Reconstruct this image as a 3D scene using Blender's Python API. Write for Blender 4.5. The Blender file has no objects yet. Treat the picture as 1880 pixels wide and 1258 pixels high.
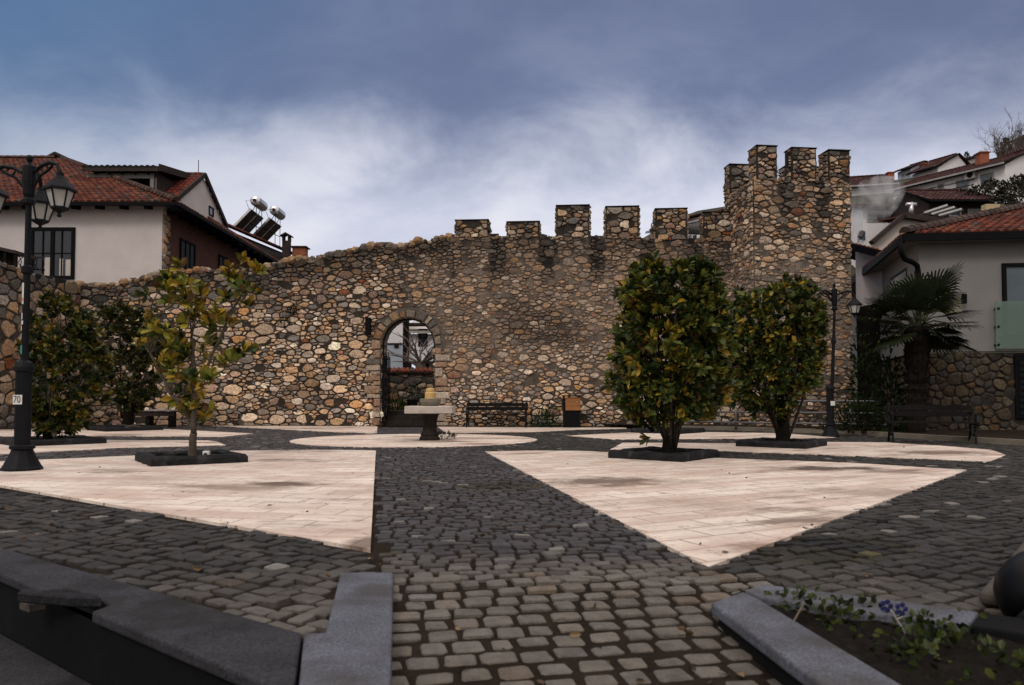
import bpy, bmesh, math, random
import numpy as np
from mathutils import Vector, Matrix, noise as mnoise
rnd = random.Random(11)
nrng = np.random.default_rng(5)
SC = bpy.context.scene
COL = SC.collection
R = math.radians
# ------------------------------------------------------------------ camera
FPX, HCAM, PITCH = 1400.0, 0.95, R(2.0)
SHIFT = (103.0 - FPX*math.tan(PITCH))/1880.0
cd = bpy.data.cameras.new('camera'); cam = bpy.data.objects.new('camera', cd); COL.objects.link(cam)
cd.sensor_width = 36.0; cd.lens = FPX*36.0/1880.0; cd.shift_y = SHIFT
cd.clip_start = 0.05; cd.clip_end = 2000.0
cam.location = (0, 0, HCAM); cam.rotation_euler = (R(90)+PITCH, 0, 0)
cd.dof.use_dof = True; cd.dof.focus_distance = 19.0; cd.dof.aperture_fstop = 3.4
SC.camera = cam
# ------------------------------------------------------------------ world and sun
SUN_EL, SUN_AZ = R(42), R(205)          # azimuth clockwise from +Y: the sun stands behind the camera, a little to the left
w = bpy.data.worlds.new('World'); SC.world = w; w.use_nodes = True
wt = w.node_tree; wt.nodes.clear()
def wn(t, **k):
    n = wt.nodes.new(t)
    for a, b in k.items(): setattr(n, a, b)
    return n
def wl(a, b): wt.links.new(a, b)
def wmath(op, a, b=None, clamp=False):
    n = wn('ShaderNodeMath', operation=op, use_clamp=clamp)
    for i, x in enumerate((a, b)):
        if x is None: continue
        if isinstance(x, (int, float)): n.inputs[i].default_value = x
        else: wl(x, n.inputs[i])
    return n.outputs[0]
def wmix(f, a, b, blend='MIX'):
    n = wn('ShaderNodeMix', data_type='RGBA', blend_type=blend)
    for i, x in ((0, f), (6, a), (7, b)):
        if isinstance(x, (int, float)): n.inputs[i].default_value = x
        elif isinstance(x, tuple): n.inputs[i].default_value = (*x, 1)
        else: wl(x, n.inputs[i])
    return n.outputs[2]
def wrange(v, a, b, c=0.0, d=1.0):
    n = wn('ShaderNodeMapRange'); n.interpolation_type = 'SMOOTHSTEP'
    wl(v, n.inputs[0])
    for i, x in enumerate((a, b, c, d)): n.inputs[i+1].default_value = x
    return n.outputs[0]
sky = wn('ShaderNodeTexSky', sky_type='NISHITA'); sky.sun_disc = False
sky.sun_elevation = SUN_EL; sky.sun_rotation = SUN_AZ; sky.air_density = 1.4; sky.dust_density = 2.0
tc = wn('ShaderNodeTexCoord'); sep = wn('ShaderNodeSeparateXYZ'); wl(tc.outputs['Generated'], sep.inputs[0])
dx, dy, dz = sep.outputs
den = wmath('ADD', wmath('MAXIMUM', dz, 0.0), 0.55)
comb = wn('ShaderNodeCombineXYZ'); wl(wmath('DIVIDE', dx, den), comb.inputs[0]); wl(wmath('DIVIDE', dy, den), comb.inputs[1])
def wnoise(scale, detail, rough, dist, off=0.0, stretch=(1, 1, 1)):
    m = wn('ShaderNodeMapping'); m.inputs['Location'].default_value = (off, off*.7, off*.3); m.inputs['Scale'].default_value = stretch
    wl(comb.outputs[0], m.inputs[0])
    n = wn('ShaderNodeTexNoise'); n.inputs['Scale'].default_value = scale; n.inputs['Detail'].default_value = detail
    n.inputs['Roughness'].default_value = rough; n.inputs['Distortion'].default_value = dist
    wl(m.outputs[0], n.inputs['Vector']); return n.outputs[0]
n1 = wnoise(1.9, 5, .5, .3, 3.1, (1, 1.25, 1)); n2 = wnoise(5.2, 8, .60, .35, 8.4, (1, 1.2, 1))
cl = wmath('ADD', wmath('MULTIPLY', n1, .6), wmath('MULTIPLY', n2, .4))
# thin bright cloud low down, thick blue-grey cloud above it; the unseen overhead and rear sky is brightened to light the scene
low = wrange(wmath('ADD', dz, wmath('MULTIPLY', wmath('SUBTRACT', cl, .5), -.26)), .235, .385, 1, 0)
puff = wrange(cl, .40, .62)
thick = wmix(puff, (.175, .215, .355), (.34, .39, .55))
thick = wmix(wmath('MULTIPLY', wrange(dz, .22, .50), .72), thick, (.115, .142, .265))
thin = wmix(puff, (.60, .63, .78), (.83, .83, .91))
cloud = wmix(low, thick, thin)
left = wrange(wmath('SUBTRACT', wmath('MULTIPLY', dx, -1.0), wmath('MULTIPLY', dz, -.9)), .40, 1.0)
cloud = wmix(wmath('MULTIPLY', left, .75), cloud, (.065, .17, .34))
right = wrange(wmath('ADD', dx, wmath('MULTIPLY', dz, .8)), .62, 1.0)
cloud = wmix(wmath('MULTIPLY', right, .6), cloud, (.10, .125, .21))
rear = wmath('MAXIMUM', wrange(dz, .47, .80), wrange(dy, .45, -.25))
cloud = wmix(rear, cloud, wmix(wrange(dz, .0, .75), (.50, .455, .43), (1.40, 1.28, 1.20)))
scaled = wmix(1.0, cloud, (10.0, 10.0, 10.0), 'MULTIPLY')
veil = wmix(.93, sky.outputs[0], scaled)                      # a little clear Nishita sky seen through the cloud
bg = wn('ShaderNodeBackground'); bg.inputs[1].default_value = 0.1; wl(veil, bg.inputs[0])
wo = wn('ShaderNodeOutputWorld'); wl(bg.outputs[0], wo.inputs[0])
ld = bpy.data.lights.new('sun', 'SUN'); ld.energy = 0.85; ld.angle = R(14); ld.color = (1, .93, .84)
sun = bpy.data.objects.new('sun', ld); COL.objects.link(sun)
sd = Vector((math.sin(SUN_AZ)*math.cos(SUN_EL), math.cos(SUN_AZ)*math.cos(SUN_EL), math.sin(SUN_EL)))
sun.rotation_euler = sd.to_track_quat('Z', 'Y').to_euler(); sun.location = sd*40
vs = SC.view_settings; SC.display_settings.display_device = 'sRGB'
vs.view_transform = 'Standard'; vs.look = 'None'; vs.exposure = 0.0; vs.gamma = 1.0; vs.use_curve_mapping = False
SC.render.engine = 'CYCLES'
SC.cycles.max_bounces = 6; SC.cycles.diffuse_bounces = 3; SC.cycles.transparent_max_bounces = 8; SC.cycles.volume_bounces = 1
SC.cycles.use_denoising = True
# ------------------------------------------------------------------ from photo pixels to places
CP, SP = math.cos(PITCH), math.sin(PITCH)
def ray(px, py):
    x = (px-940.0)/FPX; y = (629.0-py)/FPX + SHIFT*1880.0/FPX
    return Vector((x, CP - y*SP, SP + y*CP))
def G(px, py, z=0.0):
    d = ray(px, py); t = (z-HCAM)/d.z
    return Vector((d.x*t, d.y*t, z))
def P(px, py, Y):
    d = ray(px, py); t = Y/d.y
    return Vector((d.x*t, Y, HCAM+d.z*t))
class Plane:                                                     # a vertical plane: s runs along it, z is height
    def __init__(s, O, U):
        s.O = Vector((O[0], O[1], 0)); s.U = Vector((U[0], U[1], 0)).normalized(); s.N = Vector((s.U.y, -s.U.x, 0))   # N towards the viewer
    def at(s, px, py):
        d = ray(px, py); C = Vector((0, 0, HCAM)); t = (s.O-C).dot(s.N)/d.dot(s.N); p = C+d*t
        return ((p-s.O).dot(s.U), p.z)
    def w(s, a, z, n=0.0): return s.O + s.U*a + s.N*n + Vector((0, 0, z))
# ------------------------------------------------------------------ objects
def mw(o):
    m = o.matrix_basis.copy(); p = o.parent
    while p: m = p.matrix_basis @ m; p = p.parent
    return m
def tag(o, label=None, cat=None, group=None, kind=None):
    if label: o['label'] = label
    if cat: o['category'] = cat
    if group: o['group'] = group
    if kind: o['kind'] = kind
    return o
def thing(name, label, cat, loc=(0, 0, 0), rz=0.0, group=None):
    o = bpy.data.objects.new(name, None); COL.objects.link(o); o.empty_display_size = .2
    o.location = loc; o.rotation_euler = (0, 0, rz); return tag(o, label, cat, group)
def copy_tree(o, parent=None):
    c = o.copy(); COL.objects.link(c)
    if parent: c.parent = parent
    for ch in [x for x in bpy.data.objects if x.parent == o]: copy_tree(ch, c)
    return c
class MB:
    def __init__(s): s.v = []; s.f = []; s.c = []; s.n = 0
    def add(s, v, f, c=(1, 1, 1)):
        v = np.asarray(v, float).reshape(-1, 3); s.v.append(v)
        for q in f: s.f.append(tuple(i+s.n for i in q))
        c = np.asarray(c, float)
        s.c.append(np.broadcast_to(c, (len(v), 3)) if c.ndim == 1 else c); s.n += len(v)
    def box(s, c, d, rz=0.0, M=None, col=(1, 1, 1), taper=1.0, bev=0.0):
        x, y, z = d[0]/2, d[1]/2, d[2]/2
        if bev > 0:
            b = min(bev, x*.9, y*.9, z*.9); vs = []; 
            for zz, k in ((-z, b), (-z+b, 0), (z-b, 0), (z, b)):
                for sx, sy in ((-1, -1), (1, -1), (1, 1), (-1, 1)): vs.append((sx*(x-k), sy*(y-k), zz))
            f = [(3, 2, 1, 0), (12, 13, 14, 15)]
            for r in range(3):
                for k in range(4): f.append((r*4+k, r*4+(k+1) % 4, r*4+4+(k+1) % 4, r*4+4+k))
        else:
            vs = [(sx*x*(taper if zz > 0 else 1), sy*y*(taper if zz > 0 else 1), zz) for zz in (-z, z) for sx, sy in ((-1, -1), (1, -1), (1, 1), (-1, 1))]
            f = [(3, 2, 1, 0), (4, 5, 6, 7), (0, 1, 5, 4), (1, 2, 6, 5), (2, 3, 7, 6), (3, 0, 4, 7)]
        m = Matrix.Translation(Vector(c)) @ (M.to_4x4() if M is not None else Matrix.Rotation(rz, 4, 'Z'))
        s.add([m @ Vector(q) for q in vs], f, col)
    def bar(s, a, b, wd, ht, col=(1, 1, 1), up=(0, 0, 1)):
        a = Vector(a); b = Vector(b); d = (b-a); L = d.length; d.normalize(); up = Vector(up)
        if abs(d.dot(up)) > .98: up = Vector((0, 1, 0))
        x = d.cross(up).normalized(); z = x.cross(d)
        s.box((a+b)/2, (wd, L, ht), M=Matrix((x, d, z)).transposed(), col=col)
    def tube(s, pts, rad, n=8, col=(1, 1, 1), cap=True):
        pts = [Vector(p) for p in pts]; m = len(pts)
        if isinstance(rad, (int, float)): rad = [rad]*m
        vs = []; prev = None
        for i, p in enumerate(pts):
            t = (pts[min(i+1, m-1)]-pts[max(i-1, 0)]).normalized()
            if prev is None: x = t.orthogonal().normalized()
            else:
                x = prev - t*prev.dot(t); x = x.normalized() if x.length > 1e-6 else t.orthogonal().normalized()
            prev = x; y = t.cross(x)
            for k in range(n):
                a = 2*math.pi*k/n; vs.append(p+(x*math.cos(a)+y*math.sin(a))*rad[i])
        f = [(i*n+k, i*n+(k+1) % n, (i+1)*n+(k+1) % n, (i+1)*n+k) for i in range(m-1) for k in range(n)]
        if cap: f += [tuple(range(n))[::-1], tuple(range((m-1)*n, m*n))]
        s.add(vs, f, col)
    def lathe(s, prof, c=(0, 0, 0), n=16, col=(1, 1, 1), flute=0.0, M=None, rot=0.0, sq=(1, 1)):
        vs = []
        for r, z in prof:
            for k in range(n):
                a = 2*math.pi*(k+rot)/n; rr = r*(1+(flute if k % 2 else 0)); q = Vector((rr*math.cos(a)*sq[0], rr*math.sin(a)*sq[1], z))
                if M is not None: q = M @ q
                vs.append(Vector(c)+q)
        m = len(prof)
        f = [(i*n+k, i*n+(k+1) % n, (i+1)*n+(k+1) % n, (i+1)*n+k) for i in range(m-1) for k in range(n)]
        f += [tuple(range(n))[::-1], tuple(range((m-1)*n, m*n))]
        s.add(vs, f, col)
    def prism(s, poly, off, col=(1, 1, 1)):
        n = len(poly); poly = [Vector(p) for p in poly]; off = Vector(off)
        f = [tuple(range(n)), tuple(range(2*n-1, n-1, -1))] + [((k+1) % n, k, n+k, n+(k+1) % n) for k in range(n)]
        s.add(poly+[p+off for p in poly], f, col)
    def build(s, name, m, parent=None, smooth=False, recalc=False, tri=False):
        me = bpy.data.meshes.new(name); V = np.concatenate(s.v) if s.v else np.zeros((0, 3))
        if parent is not None:
            Mi = np.array(mw(parent).inverted()); V = V @ Mi[:3, :3].T + Mi[:3, 3]
        nl = np.array([len(q) for q in s.f], dtype=np.int32); lv = np.fromiter((i for q in s.f for i in q), dtype=np.int32, count=int(nl.sum()))
        me.vertices.add(len(V)); me.vertices.foreach_set('co', V.astype(np.float32).ravel())
        me.loops.add(len(lv)); me.loops.foreach_set('vertex_index', lv)
        me.polygons.add(len(nl)); ls = np.zeros(len(nl), dtype=np.int32); ls[1:] = np.cumsum(nl)[:-1]
        me.polygons.foreach_set('loop_start', ls)
        me.polygons.foreach_set('use_smooth', np.full(len(nl), smooth, dtype=bool))
        me.update(calc_edges=True)
        ca = me.color_attributes.new('tint', 'FLOAT_COLOR', 'POINT'); C = np.ones((len(V), 4), np.float32); C[:, :3] = np.concatenate(s.c); ca.data.foreach_set('color', C.ravel())
        if recalc or tri:
            bm = bmesh.new(); bm.from_mesh(me)
            if tri: bmesh.ops.triangulate(bm, faces=[q for q in bm.faces if len(q.verts) > 4])
            bmesh.ops.recalc_face_normals(bm, faces=bm.faces); bm.to_mesh(me); bm.free()
        me.materials.append(m); o = bpy.data.objects.new(name, me); COL.objects.link(o)
        if parent is not None: o.parent = parent
        return o
# ------------------------------------------------------------------ materials
def pm(name, col=(.5, .5, .5), rough=.75, var=.2, vs=6.0, bump=.15, bs=40.0, tint=False, metal=0.0, spec=.35, dirt=0.0, dirtcol=(.1, .085, .07), dscale=1.3, fine=None, trans=None, dthr=(.52, .68)):
    m = bpy.data.materials.new(name); m.use_nodes = True; t = m.node_tree; b = t.nodes['Principled BSDF']
    L = t.links.new; N = t.nodes.new
    b.inputs['Roughness'].default_value = rough; b.inputs['Metallic'].default_value = metal; b.inputs['Specular IOR Level'].default_value = spec
    co = N('ShaderNodeTexCoord'); out = None
    rgb = N('ShaderNodeRGB'); rgb.outputs[0].default_value = (*col, 1); src = rgb.outputs[0]
    def mix(f, a, bb, blend):
        x = N('ShaderNodeMix'); x.data_type = 'RGBA'; x.blend_type = blend
        for i, q in ((0, f), (6, a), (7, bb)):
            if isinstance(q, (int, float)): x.inputs[i].default_value = q
            elif isinstance(q, tuple): x.inputs[i].default_value = (*q, 1)
            else: L(q, x.inputs[i])
        return x.outputs[2]
    def nz(scale, det=5, ro=.6):
        x = N('ShaderNodeTexNoise'); x.inputs['Scale'].default_value = scale; x.inputs['Detail'].default_value = det; x.inputs['Roughness'].default_value = ro
        L(co.outputs['Object'], x.inputs['Vector']); return x.outputs[0]
    def rg(v, a, bb, c, d):
        x = N('ShaderNodeMapRange'); L(v, x.inputs[0])
        for i, q in enumerate((a, bb, c, d)): x.inputs[i+1].default_value = q
        return x.outputs[0]
    if tint:
        at = N('ShaderNodeAttribute'); at.attribute_name = 'tint'; src = mix(1.0, src, at.outputs[0], 'MULTIPLY')
    if var > 0:
        g = N('ShaderNodeCombineColor'); v = rg(nz(vs), .3, .7, 1-var, 1+var)
        for i in range(3): L(v, g.inputs[i])
        src = mix(1.0, src, g.outputs[0], 'MULTIPLY')
    if fine:
        g = N('ShaderNodeCombineColor'); v = rg(nz(fine[0], 3, .7), .3, .7, 1-fine[1], 1+fine[1])
        for i in range(3): L(v, g.inputs[i])
        src = mix(1.0, src, g.outputs[0], 'MULTIPLY')
    if dirt > 0:
        src = mix(rg(nz(dscale, 7, .62), dthr[0], dthr[1], 0, dirt), src, dirtcol, 'MIX')
    L(src, b.inputs['Base Color'])
    if bump > 0:
        bp = N('ShaderNodeBump'); bp.inputs['Strength'].default_value = bump; bp.inputs['Distance'].default_value = .02; L(nz(bs, 6, .65), bp.inputs['Height']); L(bp.outputs[0], b.inputs['Normal'])
    if trans:
        b.inputs['Transmission Weight'].default_value = trans
    return m
M = {}
M['stone'] = pm('rubble_stone', (1, 1, 1), .88, .48, 15, .9, 22, True, fine=(48, .38), spec=.1)
M['mortar'] = pm('mortar', (1, 1, 1), .95, .3, 5, .7, 30, True, fine=(40, .3), spec=.05)
M['sett'] = pm('sett_granite', (1, 1, 1), .72, .25, 14, .6, 60, True, fine=(130, .3), spec=.25)
M['soil'] = pm('joint_earth', (.017, .0115, .0075), .95, .35, 4, .5, 50, fine=(60, .3), spec=.1)
M['tread'] = pm('step_granite', (.035, .034, .037), .85, .3, 3, .3, 60, fine=(75, .5), spec=.1, dirt=.8, dirtcol=(.012, .012, .012), dscale=1.6)
M['kerb_dark'] = pm('worn_dark_granite', (.036, .036, .042), .8, .3, 3, .4, 60, fine=(75, .55), spec=.12, dirt=.8, dirtcol=(.020, .018, .017), dscale=1.8, dthr=(.46, .60))
M['granite'] = pm('grey_granite', (.100, .105, .128), .75, .22, 4, .35, 70, fine=(85, .55), spec=.15, dirt=.75, dthr=(.47, .62), dirtcol=(.055, .05, .048), dscale=2.2)
M['granite_dark'] = pm('near_black_granite', (.006, .006, .007), .9, .2, 4, .2, 70, fine=(160, .3), spec=.1, dirt=.7, dirtcol=(.010, .010, .010), dscale=1.6)  # near-black granite for the kerb risers and one bed kerb
M['black_stone'] = pm('black_kerb_stone', (.013, .013, .015), .7, .5, 7, .9, 18, fine=(60, .5), spec=.15, dirt=.7, dirtcol=(.045, .045, .048), dscale=5, dthr=(.56, .66))
M['tile'] = pm('clay_tile', (.43, .40, .44), .85, .3, 5, .35, 40, True, fine=(40, .2), spec=.12)
M['plaster'] = pm('white_plaster', (.56, .51, .505), .9, .07, 1.2, .12, 30, spec=.15, dirt=.25, dirtcol=(.36, .31, .28), dscale=.8)
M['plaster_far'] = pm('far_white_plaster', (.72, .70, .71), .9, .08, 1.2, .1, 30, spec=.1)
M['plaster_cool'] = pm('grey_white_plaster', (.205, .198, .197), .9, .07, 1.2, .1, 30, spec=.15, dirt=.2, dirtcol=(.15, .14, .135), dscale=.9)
M['plaster_cream'] = pm('cream_plaster', (.47, .43, .39), .9, .08, 1.5, .1, 25, spec=.15)
M['plaster_blue'] = pm('blue_grey_plaster', (.36, .40, .46), .9, .08, 1.5, .1, 25, spec=.15)
M['plaster_ochre'] = pm('ochre_plaster', (.42, .33, .20), .9, .1, 1.5, .1, 25, spec=.15)
M['dark_wood'] = pm('dark_brown_wood', (.010, .008, .007), .8, .35, 6, .25, 35, spec=.05)
M['fascia'] = pm('black_fascia', (.006, .006, .007), .6, .2, 5, .05, 30, spec=.05)
M['iron'] = pm('black_painted_iron', (.007, .0075, .010), .55, .2, 8, .1, 60, spec=.12)
M['steel'] = pm('grey_pipe_steel', (.13, .13, .14), .5, .15, 6, .05, 60, metal=.3)
M['glass'] = pm('dark_window_glass', (.018, .022, .032), .08, .1, 2, 0, spec=.6)
M['glass_pale'] = pm('pale_window_glass', (.07, .10, .12), .12, .15, 2, 0, spec=.6)
M['glass_green'] = pm('green_balustrade_glass', (.13, .20, .17), .12, .05, 2, 0, spec=.6)
M['lantern_glass'] = pm('frosted_lantern_glass', (.42, .42, .40), .35, .1, 8, 0, spec=.5)
M['bark'] = pm('bark', (.075, .058, .045), .9, .35, 12, .7, 40)
M['bark_dark'] = pm('bark_dark', (.010, .008, .0065), .9, .35, 12, .7, 40, spec=.08)
M['stem'] = pm('grey_brown_stem', (.045, .036, .028), .9, .35, 12, .4, 40, spec=.08)
M['twig'] = pm('twig', (.10, .075, .065), .85, .3, 12, .3, 40)
M['leaf'] = pm('magnolia_leaf', (1, 1, 1), .42, .3, 5, .08, 30, True, spec=.22)
M['palm'] = pm('palm_frond', (1, 1, 1), .6, .25, 4, .1, 30, True, spec=.3)
M['ceramic'] = pm('marble_slab', (.42, .37, .33), .6, .15, 5, .15, 40, dirt=.35, dirtcol=(.25, .21, .17), dscale=3)
M['fount'] = pm('fountain_stone', (.024, .020, .017), .85, .35, 8, .4, 30, spec=.1)
M['yellow_stone'] = pm('yellow_stone', (.55, .36, .14), .7, .2, 9, .2, 40)
M['bin_wood'] = pm('orange_wood', (.26, .105, .032), .6, .2, 5, .2, 30)
M['bench_wood'] = pm('bench_wood', (.009, .008, .008), .6, .3, 6, .2, 30, spec=.08)
M['plank'] = pm('pale_weathered_plank', (.30, .28, .29), .7, .25, 4, .2, 30)
M['paper'] = pm('white_plate', (.62, .62, .60), .6, .05, 5, 0)
M['ink'] = pm('black_ink', (.01, .01, .01), .7, 0, 5, 0)
M['red'] = pm('red_sticker', (.45, .08, .05), .6, 0, 5, 0)
M['teal'] = pm('teal_sticker', (.03, .26, .25), .6, .1, 5, 0)
M['tank'] = pm('brushed_tank', (.55, .55, .57), .28, .1, 4, .03, 40, metal=.85)
M['panel_glass'] = pm('collector_black', (.025, .022, .022), .4, .2, 3, 0)
M['alu'] = pm('aluminium_frame', (.5, .5, .5), .4, .1, 3, 0, metal=.6)
M['brown_board'] = pm('brown_board', (.040, .031, .029), .85, .3, 4, .2, 30, spec=.08)
M['grass'] = pm('dark_grass', (1, 1, 1), .85, .3, 3, 0, tint=True, spec=.06)
M['pot'] = pm('plant_pot', (.014, .014, .016), .6, .1, 4, 0)
M['gloss_black'] = pm('gloss_black', (.004, .004, .0045), .38, .1, 4, 0, spec=.16)
M['rim_grey'] = pm('dull_grey_rim', (.035, .035, .045), .5, .1, 4, .05)
M['beige'] = pm('beige_stone', (.06, .05, .041), .85, .2, 6, .2, 30)
M['petal'] = pm('blue_petal', (.010, .012, .075), .6, .2, 30, 0)
M['chimney_red'] = pm('red_brick_chimney', (.26, .085, .045), .85, .3, 8, .3, 30)
M['light_kerb'] = pm('pale_kerb', (.17, .145, .115), .85, .25, 4, .3, 40, dirt=.5, dirtcol=(.13, .11, .08), dscale=2)
M['bed'] = pm('bed_soil', (.009, .007, .0055), .95, .5, 8, .8, 30, fine=(45, .5), spec=.1)
M['hill'] = pm('hill_earth', (.030, .030, .018), .95, .5, .25, .4, 3)
def brick_mat(name, c1, c2, cm, scale, bw, rh, mortar, rot=0.0, axes='XY', off=.5, bump=.3, stain=0.0, rough=.8, spots=()):
    m = bpy.data.materials.new(name); m.use_nodes = True; t = m.node_tree; N = t.nodes.new; L = t.links.new; b = t.nodes['Principled BSDF']
    b.inputs['Roughness'].default_value = rough; b.inputs['Specular IOR Level'].default_value = .25
    co = N('ShaderNodeTexCoord'); s = N('ShaderNodeSeparateXYZ'); L(co.outputs['Object'], s.inputs[0]); c = N('ShaderNodeCombineXYZ')
    for i, a in enumerate(axes): L(s.outputs['XYZ'.index(a)], c.inputs[i])
    mp = N('ShaderNodeMapping'); mp.inputs['Rotation'].default_value = (0, 0, rot); L(c.outputs[0], mp.inputs[0])
    nz = N('ShaderNodeTexNoise'); nz.inputs['Scale'].default_value = 2.5; L(mp.outputs[0], nz.inputs['Vector'])
    va = N('ShaderNodeVectorMath'); va.operation = 'SCALE'; va.inputs['Scale'].default_value = .03; L(nz.outputs['Color'], va.inputs[0])
    ad = N('ShaderNodeVectorMath'); L(mp.outputs[0], ad.inputs[0]); L(va.outputs[0], ad.inputs[1])
    br = N('ShaderNodeTexBrick'); br.inputs['Scale'].default_value = scale; br.inputs['Brick Width'].default_value = bw; br.inputs['Row Height'].default_value = rh
    br.inputs['Mortar Size'].default_value = mortar; br.inputs['Mortar Smooth'].default_value = .3; br.offset = off; br.inputs['Bias'].default_value = -.1
    for k, q in (('Color1', c1), ('Color2', c2), ('Mortar', cm)): br.inputs[k].default_value = (*q, 1)
    L(ad.outputs[0], br.inputs['Vector'])
    def noise(sc, det, ro=.6, vec=None):
        x = N('ShaderNodeTexNoise'); x.inputs['Scale'].default_value = sc; x.inputs['Detail'].default_value = det; x.inputs['Roughness'].default_value = ro; L(vec or co.outputs['Object'], x.inputs['Vector']); return x.outputs[0]
    def rg(v, a, bb, cc, d):
        x = N('ShaderNodeMapRange'); L(v, x.inputs[0])
        for i, q in enumerate((a, bb, cc, d)): x.inputs[i+1].default_value = q
        return x.outputs[0]
    def mix(f, a, bb, blend='MIX'):
        x = N('ShaderNodeMix'); x.data_type = 'RGBA'; x.blend_type = blend
        for i, q in ((0, f), (6, a), (7, bb)):
            if isinstance(q, (int, float)): x.inputs[i].default_value = q
            elif isinstance(q, tuple): x.inputs[i].default_value = (*q, 1)
            else: L(q, x.inputs[i])
        return x.outputs[2]
    src = br.outputs['Color']
    g = N('ShaderNodeCombineColor'); v = rg(noise(1.1, 6), .3, .7, .86, 1.08)
    for i in range(3): L(v, g.inputs[i])
    src = mix(1.0, src, g.outputs[0], 'MULTIPLY')
    g = N('ShaderNodeCombineColor'); v = rg(noise(28, 4, .7), .3, .7, .88, 1.12)
    for i in range(3): L(v, g.inputs[i])
    src = mix(1.0, src, g.outputs[0], 'MULTIPLY')
    if stain > 0:
        st = N('ShaderNodeMapping'); st.inputs['Scale'].default_value = (.55, 1.5, 1); L(mp.outputs[0], st.inputs[0])
        src = mix(rg(noise(1.3, 8, .68, st.outputs[0]), .45, .58, 0, stain*.85), src, (.50, .365, .305))
        src = mix(rg(noise(.5, 8, .7, st.outputs[0]), .545, .64, 0, stain*1.1), src, (.17, .115, .085))
        src = mix(rg(noise(7, 5, .7), .58, .66, 0, stain*.9), src, (.26, .19, .155))
    for (sx, sy, rx, ry, k, c3) in spots:                         # single damp or dirty patches, each with a ragged outline of its own
        vs_ = N('ShaderNodeVectorMath'); vs_.operation = 'SUBTRACT'; L(co.outputs['Object'], vs_.inputs[0]); vs_.inputs[1].default_value = (sx, sy, 0)
        vm_ = N('ShaderNodeVectorMath'); vm_.operation = 'MULTIPLY'; L(vs_.outputs[0], vm_.inputs[0]); vm_.inputs[1].default_value = (1/rx, 1/ry, 0)
        ln = N('ShaderNodeVectorMath'); ln.operation = 'LENGTH'; L(vm_.outputs[0], ln.inputs[0])
        ad2 = N('ShaderNodeMath'); ad2.operation = 'MULTIPLY_ADD'; L(noise(2.6, 7, .68), ad2.inputs[0]); ad2.inputs[1].default_value = 3.0; L(ln.outputs['Value'], ad2.inputs[2])
        src = mix(rg(ad2.outputs[0], 1.95, 2.75, min(1.0, k*1.2), 0), src, c3)
    L(src, b.inputs['Base Color'])
    bp = N('ShaderNodeBump'); bp.inputs['Strength'].default_value = bump; bp.inputs['Distance'].default_value = .01
    hh = N('ShaderNodeMath'); hh.operation = 'SUBTRACT'; L(noise(30, 5, .7), hh.inputs[0]); L(br.outputs['Fac'], hh.inputs[1]); L(hh.outputs[0], bp.inputs['Height']); L(bp.outputs[0], b.inputs['Normal'])
    return m
def spot(px, py, rx, ry, k, c3=(.13, .085, .06)): g = G(px, py); return (g.x, g.y, rx, ry, k, c3)
M['slabs'] = brick_mat('pale_paving_slabs', (.76, .665, .58), (.64, .53, .455), (.30, .235, .19), 1.0, .62, .31, .011, rot=R(-28), stain=.8, rough=.6, spots=[spot(1120, 885, .75, .5, .75), spot(1520, 861, .8, .35, .9, (.10, .075, .06)), spot(1610, 905, .6, .4, .55, (.3, .22, .17)), spot(1730, 832, .9, .6, .7), spot(1390, 1008, .3, .18, .6, (.2, .12, .08)), spot(1650, 868, .5, .25, .6, (.2, .15, .12)), spot(960, 795, 1.1, .5, .7), spot(1290, 925, .5, .35, .4, (.35, .25, .2))])
M['slabs2'] = brick_mat('pale_paving_slabs_left', (.76, .665, .58), (.65, .54, .465), (.34, .265, .22), 1.0, .62, .31, .010, rot=R(10), stain=.8, rough=.6, spots=[spot(520, 890, .45, .3, .85), spot(440, 897, .6, .35, .5, (.28, .2, .15)), spot(676, 998, .14, .22, .7), spot(655, 905, .3, .3, .35, (.35, .25, .2)), spot(140, 788, 2.2, .9, .7), spot(880, 816, .5, .25, .7), spot(575, 787, .9, .4, .6), spot(660, 808, .9, .25, .5, (.25, .2, .17)), spot(790, 808, .5, .45, .8, (.08, .07, .05)), spot(250, 880, .9, .4, .35, (.35, .25, .2))])
M['brick'] = brick_mat('old_brick', (.12, .038, .024), (.075, .027, .019), (.045, .034, .028), 1.0, .25, .075, .010, axes='YZ', bump=.5)

def inpoly(x, y, poly):
    x = np.asarray(x); y = np.asarray(y); r = np.zeros(x.shape, bool); n = len(poly)
    for i in range(n):
        x0, y0 = poly[i][0], poly[i][1]; x1, y1 = poly[(i+1) % n][0], poly[(i+1) % n][1]
        if y0 == y1: continue
        r ^= ((y0 > y) != (y1 > y)) & (x < (x1-x0)*(y-y0)/(y1-y0)+x0)
    return r
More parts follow.
